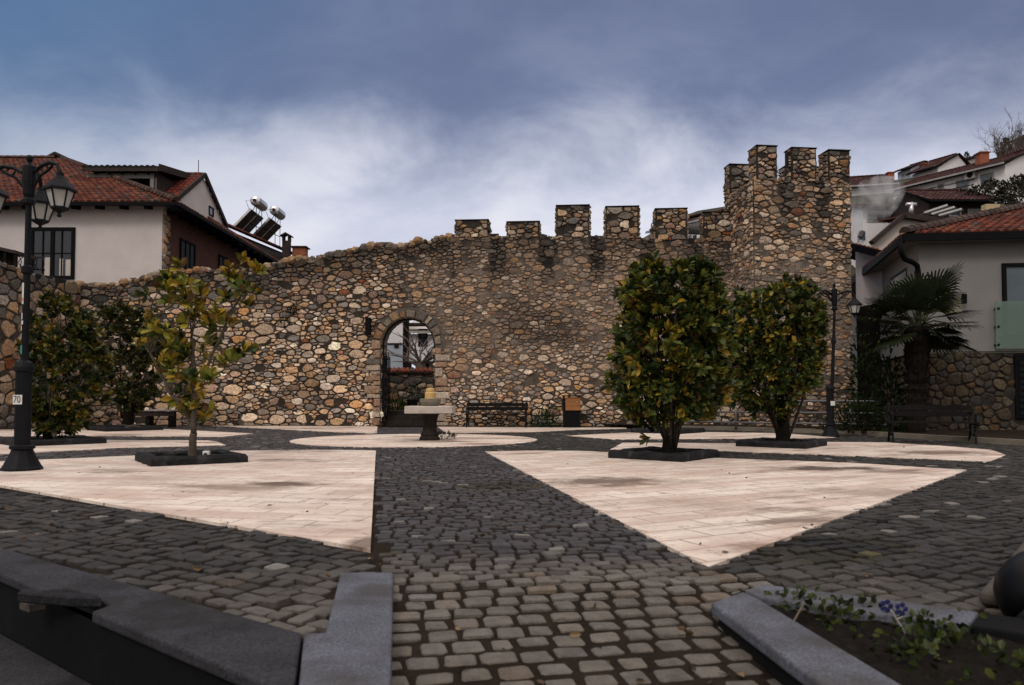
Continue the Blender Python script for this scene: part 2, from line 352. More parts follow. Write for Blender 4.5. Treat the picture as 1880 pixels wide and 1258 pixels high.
# ------------------------------------------------------------------ terrain: one sheet to the horizon, a hill rising behind on the right
def hill_z(x, y):
    s = np.clip((y-34)/70, 0, 1); s = s*s*(3-2*s); k = np.clip((x-4+y*.06)/26, 0, 1); k = k*k*(3-2*k)
    far = np.clip((y-100)/120, 0, 1)
    return s*k*(22+.16*np.clip(x, 0, 120)) + far*k*10
def ramp_z(y): return -.06*np.clip(4.1-y, 0, 3)
def build_ground():
    xs = np.concatenate([np.linspace(-600, -60, 12), np.linspace(-50, 110, 81), np.linspace(130, 600, 12)]); ys = np.concatenate([np.linspace(-300, -10, 8), np.linspace(-4, 7, 12), np.linspace(8, 160, 77), np.linspace(180, 700, 12)])
    X, Y = np.meshgrid(xs, ys); Z = hill_z(X, Y) - .045 - .75*np.clip((5.2-Y)/1.0, 0, 1)
    n = len(xs); f = [(j*n+i, j*n+i+1, (j+1)*n+i+1, (j+1)*n+i) for j in range(len(ys)-1) for i in range(n-1)]
    b = MB(); b.add(np.stack([X, Y, Z], -1), f); tag(b.build('ground', M['hill'], smooth=True), kind='structure')
build_ground()
def sheet(name, pts, z, m, holes=None):
    b = MB(); p = [(q[0], q[1], z) for q in pts]; b.prism(p, (0, 0, -.05)); o = b.build(name, m, tri=True)
    return tag(o, kind='structure')
# bed under the setts (plaza level, and the sloping ramp in front)
KB0, KB1 = G(-400, 866), G(555, 1172)                 # line of the left kerb's back edge
b = MB(); b.add([(-26, 27.4, -.018), (-26, 8.0, -.018), KB0+Vector((0, 0, -.018)), KB1+Vector((0, 0, -.018)), (-.75, 4.1, -.018), (1.3, 4.1, -.0185), (1.3, 3.0, -.0185), (6, 2.0, -.018), (14, 7, -.018), (14, 27.4, -.018)], [tuple(range(10))])
RB = [(-.9, 4.1), (-.9, .4), (6, .4), (6, 4.1)]
b.add([(x, y, float(ramp_z(y))-.018) for x, y in RB], [(0, 1, 2, 3)])
tag(b.build('paving_bed', M['soil'], tri=True), kind='structure')
def gp(l, z=0.0): return [G(x, y, z) for x, y in l]
PAN = {
 'A': gp([(680, 1010), (690, 828), (600, 826.5), (500, 826.8), (400, 829), (232, 838), (60, 845.5), (-140, 853), (-140, 867.7)]),
 'B': gp([(-90, 839), (231, 822.5), (414, 818), (400, 812), (384, 809.5), (182, 808.5), (-90, 807)]),
 'B2': gp([(-120, 802), (182, 801), (408, 802.5), (465, 796.6), (380, 792), (298, 788), (172, 785.5), (-120, 790.5)]),
 'C': gp([(890, 830), (1300, 1043), (1775, 864), (1560, 850.5), (1345, 843), (1200, 836), (1117, 831), (1060, 828.5), (970, 828)]),
 'D': gp([(1143, 813.5), (1351, 814.5), (1512, 812), (1620, 812.8), (1740, 820), (1821, 827), (1847, 836), (1818, 848), (1600, 839), (1400, 832), (1332, 829), (1200, 827.5), (1120, 826)]),
 'D2': gp([(1040, 800.5), (1157, 794.5), (1298, 794), (1440, 796), (1538, 804), (1450, 806), (1351, 806), (1200, 807), (1125, 807)]),
 'F': gp([(360, 780.8), (693, 783.2), (692, 795.5), (620, 794), (560, 791), (470, 786.5)]),
 'Gs': gp([(803, 784), (820, 796), (976, 794), (1060, 789.5), (1150, 787.5), (1150, 785.6)])}
CC = Vector((-2.22, 17.65)); CR = 2.8
PAN['circle'] = [(CC.x+CR*math.cos(a), CC.y+CR*math.sin(a)) for a in np.linspace(0, 2*math.pi, 64, endpoint=False)]
for i, (k, p) in enumerate(PAN.items()):
    sheet('pale_paving', p, .008, M['slabs'] if k in ('C', 'D', 'D2', 'Gs') else M['slabs2'])
# ------------------------------------------------------------------ granite setts
T = Vector((-.17, .985)).normalized(); NRM = Vector((T.y, -T.x))    # the path's own direction and its right-hand normal
PL = G(690, 828); PR = G(890, 830)
def side(x, y): return ((x-PL.x)*NRM.x+(y-PL.y)*NRM.y), ((x-PR.x)*NRM.x+(y-PR.y)*NRM.y)
SETT = []
def pdist(x, y, poly):
    d = np.full(x.shape, 1e9); n = len(poly)
    for i in range(n):
        ax, ay = poly[i][0], poly[i][1]; bx, by = poly[(i+1) % n][0]-ax, poly[(i+1) % n][1]-ay
        t = np.clip(((x-ax)*bx+(y-ay)*by)/(bx*bx+by*by+1e-12), 0, 1); d = np.minimum(d, np.hypot(x-ax-t*bx, y-ay-t*by))
    return d
def setts(region, ang, pu, pv, colfn, zf=None, gap=.02, excl=(), jit=.1, grow=.0, reg=.24, flat=1.0):
    c, s = math.cos(ang), math.sin(ang); R2 = np.array([[c, s], [-s, c]])
    pr = np.array([(p[0], p[1]) for p in region]) @ R2.T
    u0, v0 = pr.min(0); u1, v1 = pr.max(0)
    nv = int((v1-v0)/pv)+1; out = []
    for j in range(nv):
        v = v0+(j+.5)*pv; u = u0 - rnd.random()*pu
        while u < u1:
            wd = pu*rnd.uniform(1-reg, 1+reg); out.append((u+wd/2, v+rnd.uniform(-.08, .08)*pv, wd, pv*rnd.uniform(.88, 1.06))); u += wd
    a = np.array(out); C = a[:, :2] @ R2; k = inpoly(C[:, 0], C[:, 1], region) | (pdist(C[:, 0], C[:, 1], region) < grow)
    for e in excl: k &= ~(inpoly(C[:, 0], C[:, 1], e) & (pdist(C[:, 0], C[:, 1], e) > .03))
    px = np.abs(C[:, 0]) < C[:, 1]*.70+.9
    k &= px; a = a[k]; C = C[k]; n = len(a)
    if n == 0: return
    hu = (a[:, 2]-gap*nrng.uniform(.5, 1.5, n))/2; hv = (a[:, 3]-gap*nrng.uniform(.5, 1.5, n))/2
    base = np.array([(-1, -.76), (-.80, -1), (.80, -1), (1, -.76), (1, .76), (.80, 1), (-.80, 1), (-1, .76)])
    base[:, 0] *= 1; V = np.zeros((n, 24, 3)); 
    jr = nrng.uniform(-jit, jit, (n, 8, 2))
    top = nrng.normal(0, .004*flat, n); tx = nrng.normal(0, .045*flat, n); ty = nrng.normal(0, .045*flat, n)
    zz = zf(C[:, 1]) if zf is not None else np.zeros(n)
    for r, (sc, z) in enumerate(((1.0, -.034), (.975, -.005), (.87, .0))):
        lu = (base[None, :, 0]+jr[:, :, 0])*sc*hu[:, None]; lv = (base[None, :, 1]+jr[:, :, 1])*sc*hv[:, None]
        V[:, r*8:r*8+8, 0] = C[:, 0, None] + lu*c - lv*s; V[:, r*8:r*8+8, 1] = C[:, 1, None] + lu*s + lv*c
        V[:, r*8:r*8+8, 2] = zz[:, None] + z + (top[:, None] + tx[:, None]*lu + ty[:, None]*lv if r else 0)
    col = np.array([colfn(x, y) for x, y in C])
    F = [(r*8+i, r*8+(i+1) % 8, r*8+8+(i+1) % 8, r*8+8+i) for r in range(2) for i in range(8)]+[tuple(range(16, 24))]
    SETT.append((V, np.repeat(col, 24, 0), F, n))
MOSS = [(G(1470, 1003).x, G(1470, 1003).y, .55), (G(1560, 1000).x, G(1560, 1000).y, .4), (G(925, 892).x, G(925, 892).y, .5), (G(690, 1015).x, G(690, 1015).y, .14), (1.15, 3.25, .2)]
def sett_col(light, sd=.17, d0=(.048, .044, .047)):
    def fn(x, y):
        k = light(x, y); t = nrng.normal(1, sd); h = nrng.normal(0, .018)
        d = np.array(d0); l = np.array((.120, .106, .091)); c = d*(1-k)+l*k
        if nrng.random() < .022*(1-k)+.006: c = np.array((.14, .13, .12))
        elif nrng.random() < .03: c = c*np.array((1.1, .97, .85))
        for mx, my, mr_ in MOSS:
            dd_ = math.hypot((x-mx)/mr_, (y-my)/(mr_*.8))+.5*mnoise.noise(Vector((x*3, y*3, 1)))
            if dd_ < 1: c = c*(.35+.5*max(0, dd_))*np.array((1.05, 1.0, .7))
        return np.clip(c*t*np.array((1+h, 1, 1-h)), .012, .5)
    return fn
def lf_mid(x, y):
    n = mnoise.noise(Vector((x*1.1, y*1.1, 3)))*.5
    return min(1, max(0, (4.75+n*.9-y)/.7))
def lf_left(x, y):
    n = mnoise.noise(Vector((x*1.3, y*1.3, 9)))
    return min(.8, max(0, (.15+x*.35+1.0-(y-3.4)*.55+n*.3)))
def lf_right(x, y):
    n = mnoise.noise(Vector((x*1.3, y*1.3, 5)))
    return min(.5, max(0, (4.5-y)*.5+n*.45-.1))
NEAR, FAR = -.9, 23.5
ctrL = [PL+Vector((T.x, T.y, 0))*t for t in (-14, 16)]; ctrR = [PR+Vector((T.x, T.y, 0))*t for t in (-14, 16)]
ALLP = list(PAN.values())
KBs = G(560, 1172); KBe = G(597, 1170); KBt = G(625, 1058)
RING = [(CC.x+4.7*math.cos(a), CC.y+4.7*math.sin(a)) for a in np.linspace(0, 2*math.pi, 48, endpoint=False)]
mid = [(p.x, p.y) for p in (G(722, 1058), G(690, 828), G(693, 785), G(803, 785), G(890, 830), G(1290, 1050))]+[(1.35, 4.1), (-.62, 4.1)]
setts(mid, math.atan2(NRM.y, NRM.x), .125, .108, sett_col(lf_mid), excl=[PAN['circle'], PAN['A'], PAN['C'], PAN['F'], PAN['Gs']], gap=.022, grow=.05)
ramp = [(-.66, 4.1), (-.40, 2.2), (-.42, 1.2), (2.6, 1.2), (1.35, 3.3), (1.38, 4.1)]
setts(ramp, math.atan2(NRM.y, NRM.x)+.01, .146, .138, sett_col(lambda x, y: 1.0, .10), zf=ramp_z, gap=.028, jit=.10, reg=.13, flat=.5)
KL = [G(-60, 984), KBs, KBe, KBt, G(681, 1058), G(681, 1010)]
leftreg = [(p.x, p.y) for p in KL]+[(PAN['A'][0].x, PAN['A'][0].y), (-6.6, 8.9), (-9.5, 9.5)]
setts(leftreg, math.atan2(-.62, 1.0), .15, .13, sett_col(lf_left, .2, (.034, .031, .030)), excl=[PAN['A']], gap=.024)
KR = [G(x, y) for x, y in ((1290, 1100), (1366, 1080), (1400, 1070), (1600, 1094), (1798, 1120), (2060, 1157), (2060, 1300), (1290, 1300))]
rightreg = [(1.38, 4.1), (1.35, 3.7), (1.9, 3.0), (6, 2.2), (14, 9), (14, 17)]+[(p.x, p.y) for p in (G(1700, 806), G(1560, 796), G(1340, 790), G(1150, 786.5), G(820, 796), G(890, 830), G(1290, 1046))]
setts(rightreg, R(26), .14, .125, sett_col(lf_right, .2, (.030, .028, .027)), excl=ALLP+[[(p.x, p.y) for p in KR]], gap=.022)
lreg2 = [(p.x, p.y) for p in (G(-60, 860), G(690, 828), G(693, 797), G(470, 783), G(360, 781), G(-60, 790))]
setts(lreg2, R(6), .16, .145, sett_col(lambda x, y: 0.05), excl=ALLP, gap=.022)
b = MB(); 
for V, c, F, n in SETT:
    V = V.reshape(-1, 3); b.v.append(V); b.c.append(c)
    for i in range(n):
        o = b.n+i*24; b.f.extend([tuple(o+q for q in f) for f in F])
    b.n += n*24
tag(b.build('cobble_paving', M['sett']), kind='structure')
print('setts', sum(s[3] for s in SETT))
# ------------------------------------------------------------------ granite kerbs, steps and the flower bed in the foreground
def slab(name, poly, top, th, m, bev=.012, rough=0.0):
    b = MB(); b.prism([(p[0], p[1], top-th) for p in poly], (0, 0, th)); o = b.build(name, m, recalc=True, tri=False)
    md = o.modifiers.new('bevel', 'BEVEL'); md.width = bev; md.segments = 2
    return tag(o, kind='structure')
BE0, BE1 = G(-260, 934), G(557, 1172)
d = (BE1-BE0).normalized(); nrm = Vector((d.y, -d.x, 0))
# the long left kerb with a broken-out notch in its front edge
def bk_(x): return G(x, 1010+.291*x)
def fr_(x, o=0.0):
    p = G(x, 1060+.425*x); return p + FN_*o
FD_ = (G(445, 1249.1)-G(0, 1060)).normalized(); FN_ = Vector((FD_.y, -FD_.x, 0))     # FN_: away from the plaza, down the steps
J0, J1 = G(556.5, 1172.5), G(545, 1258); J2 = J0.lerp(J1, 1.25)
def kerbpt(t, w): return BE0 + d*t + nrm*w
def kp(px, py): return G(px, py, .022)
slab('granite_kerb', [bk_(-260), J0-d*.008, J2-d*.008, fr_(470), fr_(168), fr_(160, -.10), fr_(84, -.11), fr_(75), fr_(-260)], .022, .052, M['kerb_dark'])
slab('granite_kerb', [G(625, 1058), G(722, 1058), (-.30, 1.9, 0), (-.545, 1.9, 0), G(558, 1172), G(597, 1171)], .022, .20, M['granite'])
FE = fr_(470)+FD_*.5
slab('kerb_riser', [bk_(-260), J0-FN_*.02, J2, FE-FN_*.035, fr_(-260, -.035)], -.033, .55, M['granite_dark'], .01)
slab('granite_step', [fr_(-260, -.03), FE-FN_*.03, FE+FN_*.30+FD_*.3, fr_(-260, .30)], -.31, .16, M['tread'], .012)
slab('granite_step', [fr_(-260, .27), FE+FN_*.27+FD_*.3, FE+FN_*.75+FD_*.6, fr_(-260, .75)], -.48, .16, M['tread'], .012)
# broken piece lying in the notch
b = MB(); c0 = kp(118, 1100); b.prism([Vector((c0.x, c0.y, 0))+Vector(q) for q in ((-.24, .075, 0), (.15, -.02, 0), (.22, -.085, 0), (.10, -.085, 0), (-.22, .0, 0))], (0, 0, .05))
o = b.build('broken_stone', M['black_stone'], recalc=True); o.location.z = .004; tag(o, 'broken dark stone fragment lying in the notch of the left granite kerb', 'stone fragment')
md = o.modifiers.new('bevel', 'BEVEL'); md.width = .008
b = MB(); b.box(kp(60, 1089)+Vector((.0, .0, -.06)), (.10, .07, .05), rz=-.6, bev=.01); tag(b.build('mortar_lump', M['beige']), 'small pale mortar lump exposed in the broken kerb notch', 'mortar')
# right-hand bed kerbs
RZ = .045
def ext(a, c, k): a, c = Vector(a), Vector(c); return a+(c-a)*k
slab('granite_kerb', [G(1305, 1106, RZ), G(1364, 1085, RZ), G(1392, 1098, RZ), ext(G(1392, 1098, RZ), G(1660, 1258, RZ), 1.7), ext(G(1305, 1106, RZ), G(1512, 1258, RZ), 1.7)], RZ, .055, M['granite'])
slab('granite_kerb', [G(1367, 1083, RZ), G(1400, 1072, RZ), G(1600, 1096, RZ), G(1798, 1123, RZ), G(1778, 1147, RZ), G(1475, 1108, RZ), G(1394, 1095, RZ)], RZ, .055, M['granite'])
slab('granite_kerb', [G(1800, 1123.5, RZ), G(2010, 1152, RZ), G(1990, 1180, RZ), G(1781, 1147.5, RZ)], RZ, .055, M['granite_dark'])
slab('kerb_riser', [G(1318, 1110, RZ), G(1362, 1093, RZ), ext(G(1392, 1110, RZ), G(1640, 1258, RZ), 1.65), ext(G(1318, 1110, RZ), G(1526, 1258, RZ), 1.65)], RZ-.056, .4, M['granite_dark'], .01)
bed_in = [G(1394, 1104), G(1475, 1114), G(1778, 1154), G(2010, 1186), (3.4, .9, 0), (1.95, 1.3, 0), G(1662, 1250)]
bed = [G(1345, 1096), G(1400, 1085), G(1475, 1100), G(1778, 1140), G(2010, 1172), (3.6, .8, 0), (1.75, 1.2, 0), G(1620, 1262)]
b = MB(); nx = 60
q = np.array([(p[0], p[1]) for p in bed]); X, Y = np.meshgrid(np.linspace(q[:, 0].min(), q[:, 0].max(), nx), np.linspace(q[:, 1].min(), q[:, 1].max(), nx))
Z = np.array([[.0+.035*mnoise.noise(Vector((x*5, y*5, 0)))+.02*mnoise.noise(Vector((x*17, y*17, 0))) for x, y in zip(a, c)] for a, c in zip(X, Y)])
b.add(np.stack([X, Y, Z], -1), [(j*nx+i, j*nx+i+1, (j+1)*nx+i+1, (j+1)*nx+i) for j in range(nx-1) for i in range(nx-1) if inpoly([(X[j, i]+X[j+1, i+1])/2], [(Y[j, i]+Y[j+1, i+1])/2], bed)[0]])
tag(b.build('flower_bed_soil', M['bed'], smooth=True), kind='structure')
# pale kerb and grass verge along the far right side
KK = [G(1180, 788), G(1340, 790.5), G(1560, 798), G(1700, 808), G(1880, 819), G(2050, 829)]
b = MB()
for i in range(len(KK)-1):
    a, c = KK[i], KK[i+1]; dn = (c-a).normalized(); nn = Vector((-dn.y, dn.x, 0))
    b.prism([a+nn*.0, c+nn*.0, c+nn*.14, a+nn*.14], (0, 0, .12))
tag(b.build('pale_kerb', M['light_kerb'], recalc=True), kind='structure')
b = MB(); vv = [p+Vector((.1, .14, .10)) for p in KK]+[Vector((16, 18, .1)), Vector((16, 27, .1)), Vector((2, 27, .1))]; b.add(vv, [tuple(range(len(vv)))]); tag(b.build('grass_verge', M['soil'], tri=True), kind='structure')
# ------------------------------------------------------------------ rubble masonry: every stone a small rounded block set in mortar
def clip(poly, nx, ny, k):                                        # keep nx*x+ny*y <= k
    out = []; n = len(poly)
    for i in range(n):
        a = poly[i]; c = poly[(i+1) % n]; da = nx*a[0]+ny*a[1]-k; dc = nx*c[0]+ny*c[1]-k
        if da <= 0: out.append(a)
        if (da < 0 < dc) or (dc < 0 < da):
            t = da/(da-dc); out.append((a[0]+(c[0]-a[0])*t, a[1]+(c[1]-a[1])*t))
    return out
PALETTE = [((.39, .27, .17), 23), ((.30, .20, .125), 20), ((.43, .335, .25), 15), ((.19, .165, .148), 18), ((.115, .105, .10), 13), ((.33, .185, .09), 6), ((.27, .18, .14), 10), ((.55, .46, .38), 8), ((.37, .22, .09), 2), ((.22, .085, .045), 2)]
PC = np.array([p[0] for p in PALETTE])*np.array((1.19, 1.12, 1.03)); PW = np.array([p[1] for p in PALETTE], float); PW /= PW.sum()
def stone_face(mb, mo, O, U, V, Nn, w, h, rfn, inside=None, stain=None, prot=(.02, .07), gap=(.003, .030), aspect=1.85, skip=.05, ss=(.6, 1.0), course=.16, mort=(.075, .063, .052), pal=None, sheet_cell=.13, mfn=None):
    O, U, V, Nn = Vector(O), Vector(U).normalized(), Vector(V).normalized(), Vector(Nn).normalized()
    pts = []; grid = {}; cell = .25
    area = w*h; tries = int(area*720)+200
    for _ in range(tries):
        x = rnd.uniform(0, w); y = rnd.uniform(0, h); big = max(0., 1-_/(tries*.8))
        if big < .85 and rnd.random() < .7:                         # rough beds: most stones sit on wavering courses
            wv = .10*mnoise.noise(Vector((x*.45+O.x, y*.3, 7))); y = (round((y-wv)/course)+.5*0)*course+wv+rnd.gauss(0, .014)
            if not 0 < y < h: continue
        r0, r1 = rfn(x, y); r = r0+(r1-r0)*big**3*rnd.uniform(.2, 1.15)
        gx, gy = int(x/cell), int(y/cell); ok = True
        for i in range(gx-3, gx+4):
            for j in range(gy-3, gy+4):
                for (a, c, q) in grid.get((i, j), ()):
                    if ((a-x)/aspect)**2+(c-y)**2 < ((r+q)*.92)**2: ok = False; break
                if not ok: break
            if not ok: break
        if ok: grid.setdefault((gx, gy), []).append((x, y, r)); pts.append((x, y, r))
    for (x, y, r) in pts:
        if rnd.random() < skip: continue
        poly = [(-x, -y), (w-x, -y), (w-x, h-y), (-x, h-y)]; gx, gy = int(x/cell), int(y/cell)
        poly = [(max(-.55, min(.55, a)), max(-.45, min(.45, c))) for a, c in poly]
        for i in range(gx-3, gx+4):
            for j in range(gy-3, gy+4):
                for (a, c, q) in grid.get((i, j), ()):
                    ddx, ddy = a-x, c-y
                    if ddx == 0 and ddy == 0: continue
                    nx_, ny_ = ddx/aspect**2, ddy; D2 = ddx*nx_+ddy*ny_
                    poly = clip(poly, nx_, ny_, (D2+r*r-q*q)/2)
                    if len(poly) < 3: break
                if len(poly) < 3: break
            if len(poly) < 3: break
        if len(poly) < 3: continue
        cx = sum(p[0] for p in poly)/len(poly); cy = sum(p[1] for p in poly)/len(poly); poly = [(p[0]-cx, p[1]-cy) for p in poly]
        if inside is not None and not inside(x+cx, y+cy): continue
        ring = []; m_ = len(poly)
        for i in range(m_):
            p, q = poly[i], poly[(i+1) % m_]; L_ = math.hypot(q[0]-p[0], q[1]-p[1])
            if L_ < .012: continue
            f_ = rnd.uniform(.90, .99); ring.append((p[0]*f_, p[1]*f_))
            if L_ > .07: t_ = rnd.uniform(.35, .65); b_ = rnd.uniform(.95, 1.05); ring.append(((p[0]+(q[0]-p[0])*t_)*b_, (p[1]+(q[1]-p[1])*t_)*b_))
        if len(ring) < 4: continue
        g = rnd.uniform(*gap); pts_ = []
        for (px_, py_) in ring:
            l_ = math.hypot(px_, py_); k_ = max(1-g/max(l_, 1e-4), .55)*rnd.uniform(.86, 1.05); pts_.append((px_*k_, py_*k_))
        K = len(pts_)
        pr = rnd.uniform(*prot); tx, ty = rnd.gauss(0, .14), rnd.gauss(0, .14); vs = []
        for sc, dp in ((1.0, -.03), (.97, pr*.72), (.78, pr*1.0)):
            for (qx_, qy_) in pts_:
                lx, ly = qx_*sc, qy_*sc; z = dp
                if sc < 1: z += lx*tx+ly*ty+rnd.uniform(-.011, .009)
                vs.append(O+U*(x+cx+lx)+V*(y+cy+ly)+Nn*z)
        vs.append(O+U*(x+cx+rnd.gauss(0, .15)*r)+V*(y+cy+rnd.gauss(0, .15)*r)+Nn*(pr*1.05+rnd.uniform(-.014, .012)))
        F = [(q*K+i, q*K+(i+1) % K, (q+1)*K+(i+1) % K, (q+1)*K+i) for q in (0, 1) for i in range(K)]+[(2*K+i, 2*K+(i+1) % K, 3*K) for i in range(K)]
        c = PC[nrng.choice(len(PC), p=PW)]*rnd.uniform(.62, 1.25); l = c.mean(); c = l+(c-l)*rnd.uniform(.6, 1.1)
        if pal is not None: c = pal(c, x, y)
        if stain is not None:
            k = min(.97, stain(x+cx, y+cy)*rnd.uniform(*ss)); c = c*(1-k)+np.array((.034, .031, .029))*k
        mb.add(vs, F, np.clip(c, .01, .9))
    if mo is not None:                                            # the mortar: an uneven skin between the stones
        nx_, ny_ = max(2, int(w/sheet_cell)), max(2, int(h/sheet_cell)); vs = []; cs = []
        for j in range(ny_+1):
            for i in range(nx_+1):
                x, y = w*i/nx_, h*j/ny_; q = Vector((x*3.1+O.x, y*3.1, O.y))
                dz_ = .006+.014*mnoise.noise(q)+.008*mnoise.noise(q*3.3)
                vs.append(O+U*x+V*y+Nn*dz_); c = np.array(mfn(x, y) if mfn else mort)*(1+.3*mnoise.noise(q*.7))
                if stain is not None:
                    k = min(1, stain(x, y)*1.25); c = c*(1-k)+np.array((.022, .020, .019))*k
                cs.append(np.clip(c, .008, 1))
        F = []
        for j in range(ny_):
            for i in range(nx_):
                if inside is None or inside(w*(i+.5)/nx_, h*(j+.5)/ny_): a = j*(nx_+1)+i; F.append((a, a+1, a+nx_+2, a+nx_+1))
        mo.add(vs, F, np.array(cs))
def smooth01(a, b_, x):
    t = min(1., max(0., (x-a)/(b_-a))); return t*t*(3-2*t)
def merlon(parent, O, U, Nn, w, dep, z0, z1, stain_k=.9, sides=('front', 'left', 'right'), name='merlon'):
    """one battlement block: a mortar core, stones on its faces and a thin dark capping slab"""
    O, U, Nn = Vector(O), Vector(U), Vector(Nn); Z = Vector((0, 0, 1)); h = z1-z0; mb, mo = MB(), MB()
    o0 = O+Z*z0
    mo.prism([o0, o0+U*w, o0+U*w-Nn*dep, o0-Nn*dep], (0, 0, h), (.034, .029, .025))
    st = lambda x, y: stain_k*smooth01(-.3, .8, y/h+.35*mnoise.noise(Vector((x*2+O.x, y*2, O.y))))
    rf = lambda x, y: (.038, .14)
    for sd in sides:
        if sd == 'front': stone_face(mb, None, o0+U*.02, U, Z, Nn, w-.04, h-.02, rf, stain=st, skip=.08, ss=(.15, .75))
        if sd == 'back': stone_face(mb, None, o0+U*(w-.02)-Nn*dep, -U, Z, -Nn, w-.04, h-.02, rf, stain=st, skip=.08, ss=(.15, .75))
        if sd == 'left': stone_face(mb, None, o0-Nn*(dep-.02), Nn, Z, -U, dep-.04, h-.02, rf, stain=st, skip=.08, ss=(.15, .75))
        if sd == 'right': stone_face(mb, None, o0+U*w-Nn*.02, -Nn, Z, U, dep-.04, h-.02, rf, stain=st, skip=.08, ss=(.15, .75))
    m_ = mb.build(name, M['stone'], parent)
    mo.build('core', M['mortar'], m_, recalc=True)
    cb = MB(); p0 = o0+Z*(h-.01)-U*.03+Nn*.045
    n = max(3, int(w/.3)); top = []
    cb.prism([p0, p0+U*(w+.06), p0+U*(w+.06)-Nn*(dep+.08), p0-Nn*(dep+.08)], (0, 0, .035), (1, 1, 1))
    o = cb.build('cap_stone', M['black_stone'], m_, recalc=True); md = o.modifiers.new('bevel', 'BEVEL'); md.width = .012
    return m_
# ------------------------------------------------------------------ the long town wall
WA, WB = Vector((-15.5, 27.0, 0)), Vector((7.6, 25.25, 0)); WP = Plane(WA, WB-WA); WLEN = (WB-WA).length; WTH = .85
def wxy(px, py): return WP.at(px, py)
top_px = [(128, 519), (145, 523), (200, 524), (250, 515), (300, 501), (360, 497), (400, 500), (440, 496), (482, 493), (508, 485), (539, 476), (564, 477.5), (590, 471), (615, 465), (661, 456.5), (705, 449), (730, 454), (768, 444), (794, 443), (799, 439), (830, 434), (835, 433), (1120, 435), (1290, 440.5), (1366, 443)]
TOP = [wxy(*p) for p in top_px]; TOP[0] = (0.0, TOP[0][1]); TOP.append((WLEN, TOP[-1][1]))
TX = np.array([p[0] for p in TOP]); TZ = np.array([p[1] for p in TOP])
def wtop(s): return float(np.interp(s, TX, TZ))
AL, AR = wxy(699, 700)[0], wxy(799, 700)[0]; AC = (AL+AR)/2; ARr = (AR-AL)/2; ASP = wxy(749, 583)[1]-ARr    # arch: jambs, centre, springing
def in_arch(s, z, g=0.0): return (AL-g < s < AR+g and z < ASP) or ((s-AC)**2+(z-ASP)**2 < (ARr+g)**2 and z >= ASP)
merl_px = [(836, 896, 405), (931, 990, 408), (1022, 1082, 378), (1113, 1173, 380), (1204, 1262, 384), (1292, 1352, 390)]
MER = [(wxy(a, 500)[0], wxy(c, 500)[0], wxy(a, t)[1]) for a, c, t in merl_px]
def wall_stain(s, z):
    d = wtop(s)-z; n = .45*mnoise.noise(Vector((s*.9, z*.55, 1.5)))+.25*mnoise.noise(Vector((s*2.6, z*1.2, 4)))
    k = .95*smooth01(1.35+n*2.0, .1, d)
    if s > MER[0][0]-.1:
        for a, c, t in MER:
            if a < s < c: k *= .25+.4*smooth01(.25, 0, abs(s-(a+c)/2)-(c-a)/2+.25)
        if not any(a-.02 < s < c+.02 for a, c, t in MER): k = max(k, .97*smooth01(2.0+n*2, .7, d))
    k = max(k, .45*smooth01(.6+n, -.2, z))
    k = max(k, .5*smooth01(.22, .5, mnoise.noise(Vector((s*.35+7, z*.45, 8)))))
    return k
wall = thing('town_wall', 'long rubble stone town wall with arched gateway and battlements', 'wall', WA)
mb, mo = MB(), MB()
# core, pierced by the arch
arc = [(AC-ARr*math.cos(a), ASP+ARr*math.sin(a)) for a in np.linspace(0, math.pi, 17)]
out = [(0, -.1), (AL, -.1)]+arc+[(AR, -.1), (WLEN, -.1)]+TOP[::-1]
core = MB(); core.prism([WP.w(s, z, 0) for s, z in out], -WP.N*WTH, (.10, .087, .075))
def rf_wall(s, z):
    zone = smooth01(9.5, 11.5, s)                                 # smaller, more closely packed stones right of the arch
    k = 1.0+.35*mnoise.noise(Vector((s*.5, z*.8, 2)))
    if s < 6: k *= 1.12
    return (.034*k*(1-.06*zone), .165*k*(1-.30*zone))
def flush(s, z): return smooth01(10.5, 13.5, s+2*mnoise.noise(Vector((s*.4, z*.6, 3))))*smooth01(.3, 2.8, z+1.2*mnoise.noise(Vector((s*.5, z*.5, 13))))
def mort_col(s, z):
    f = flush(s, z); return np.array((.046, .037, .029))*(1-f)+np.array((.140, .113, .092))*f
def wall_pal(c, s, z):
    f = flush(s, z); l = c.mean()
    c = c*(1-.42*f)+np.array((.24, .175, .135))*.42*f
    q = (1-f)*smooth01(4.6, 3.2, z+.6*mnoise.noise(Vector((s*.5, z, 41))))*smooth01(.6, 3.0, s); c = c*(1+.28*q)+np.array((.035, .028, .022))*q
    if mnoise.noise(Vector((s*.45, z*.7, 21))) > .1 and s > 9 and z < 3: c = c*1.08+.02
    return c
segs = [(0, AL-.02), (AR+.02, WLEN)]
vm = .34
def ins(s, z):
    return z < wtop(s)+.02 and not in_arch(s, z, vm if z >= ASP-.1 else .03)
H = float(TZ.max())+.05
stone_face(mb, mo, WP.w(0, 0), WP.U, (0, 0, 1), WP.N, WLEN, H, rf_wall, inside=ins, stain=wall_stain, mfn=mort_col, pal=wall_pal, skip=.05, prot=(.015, .06))
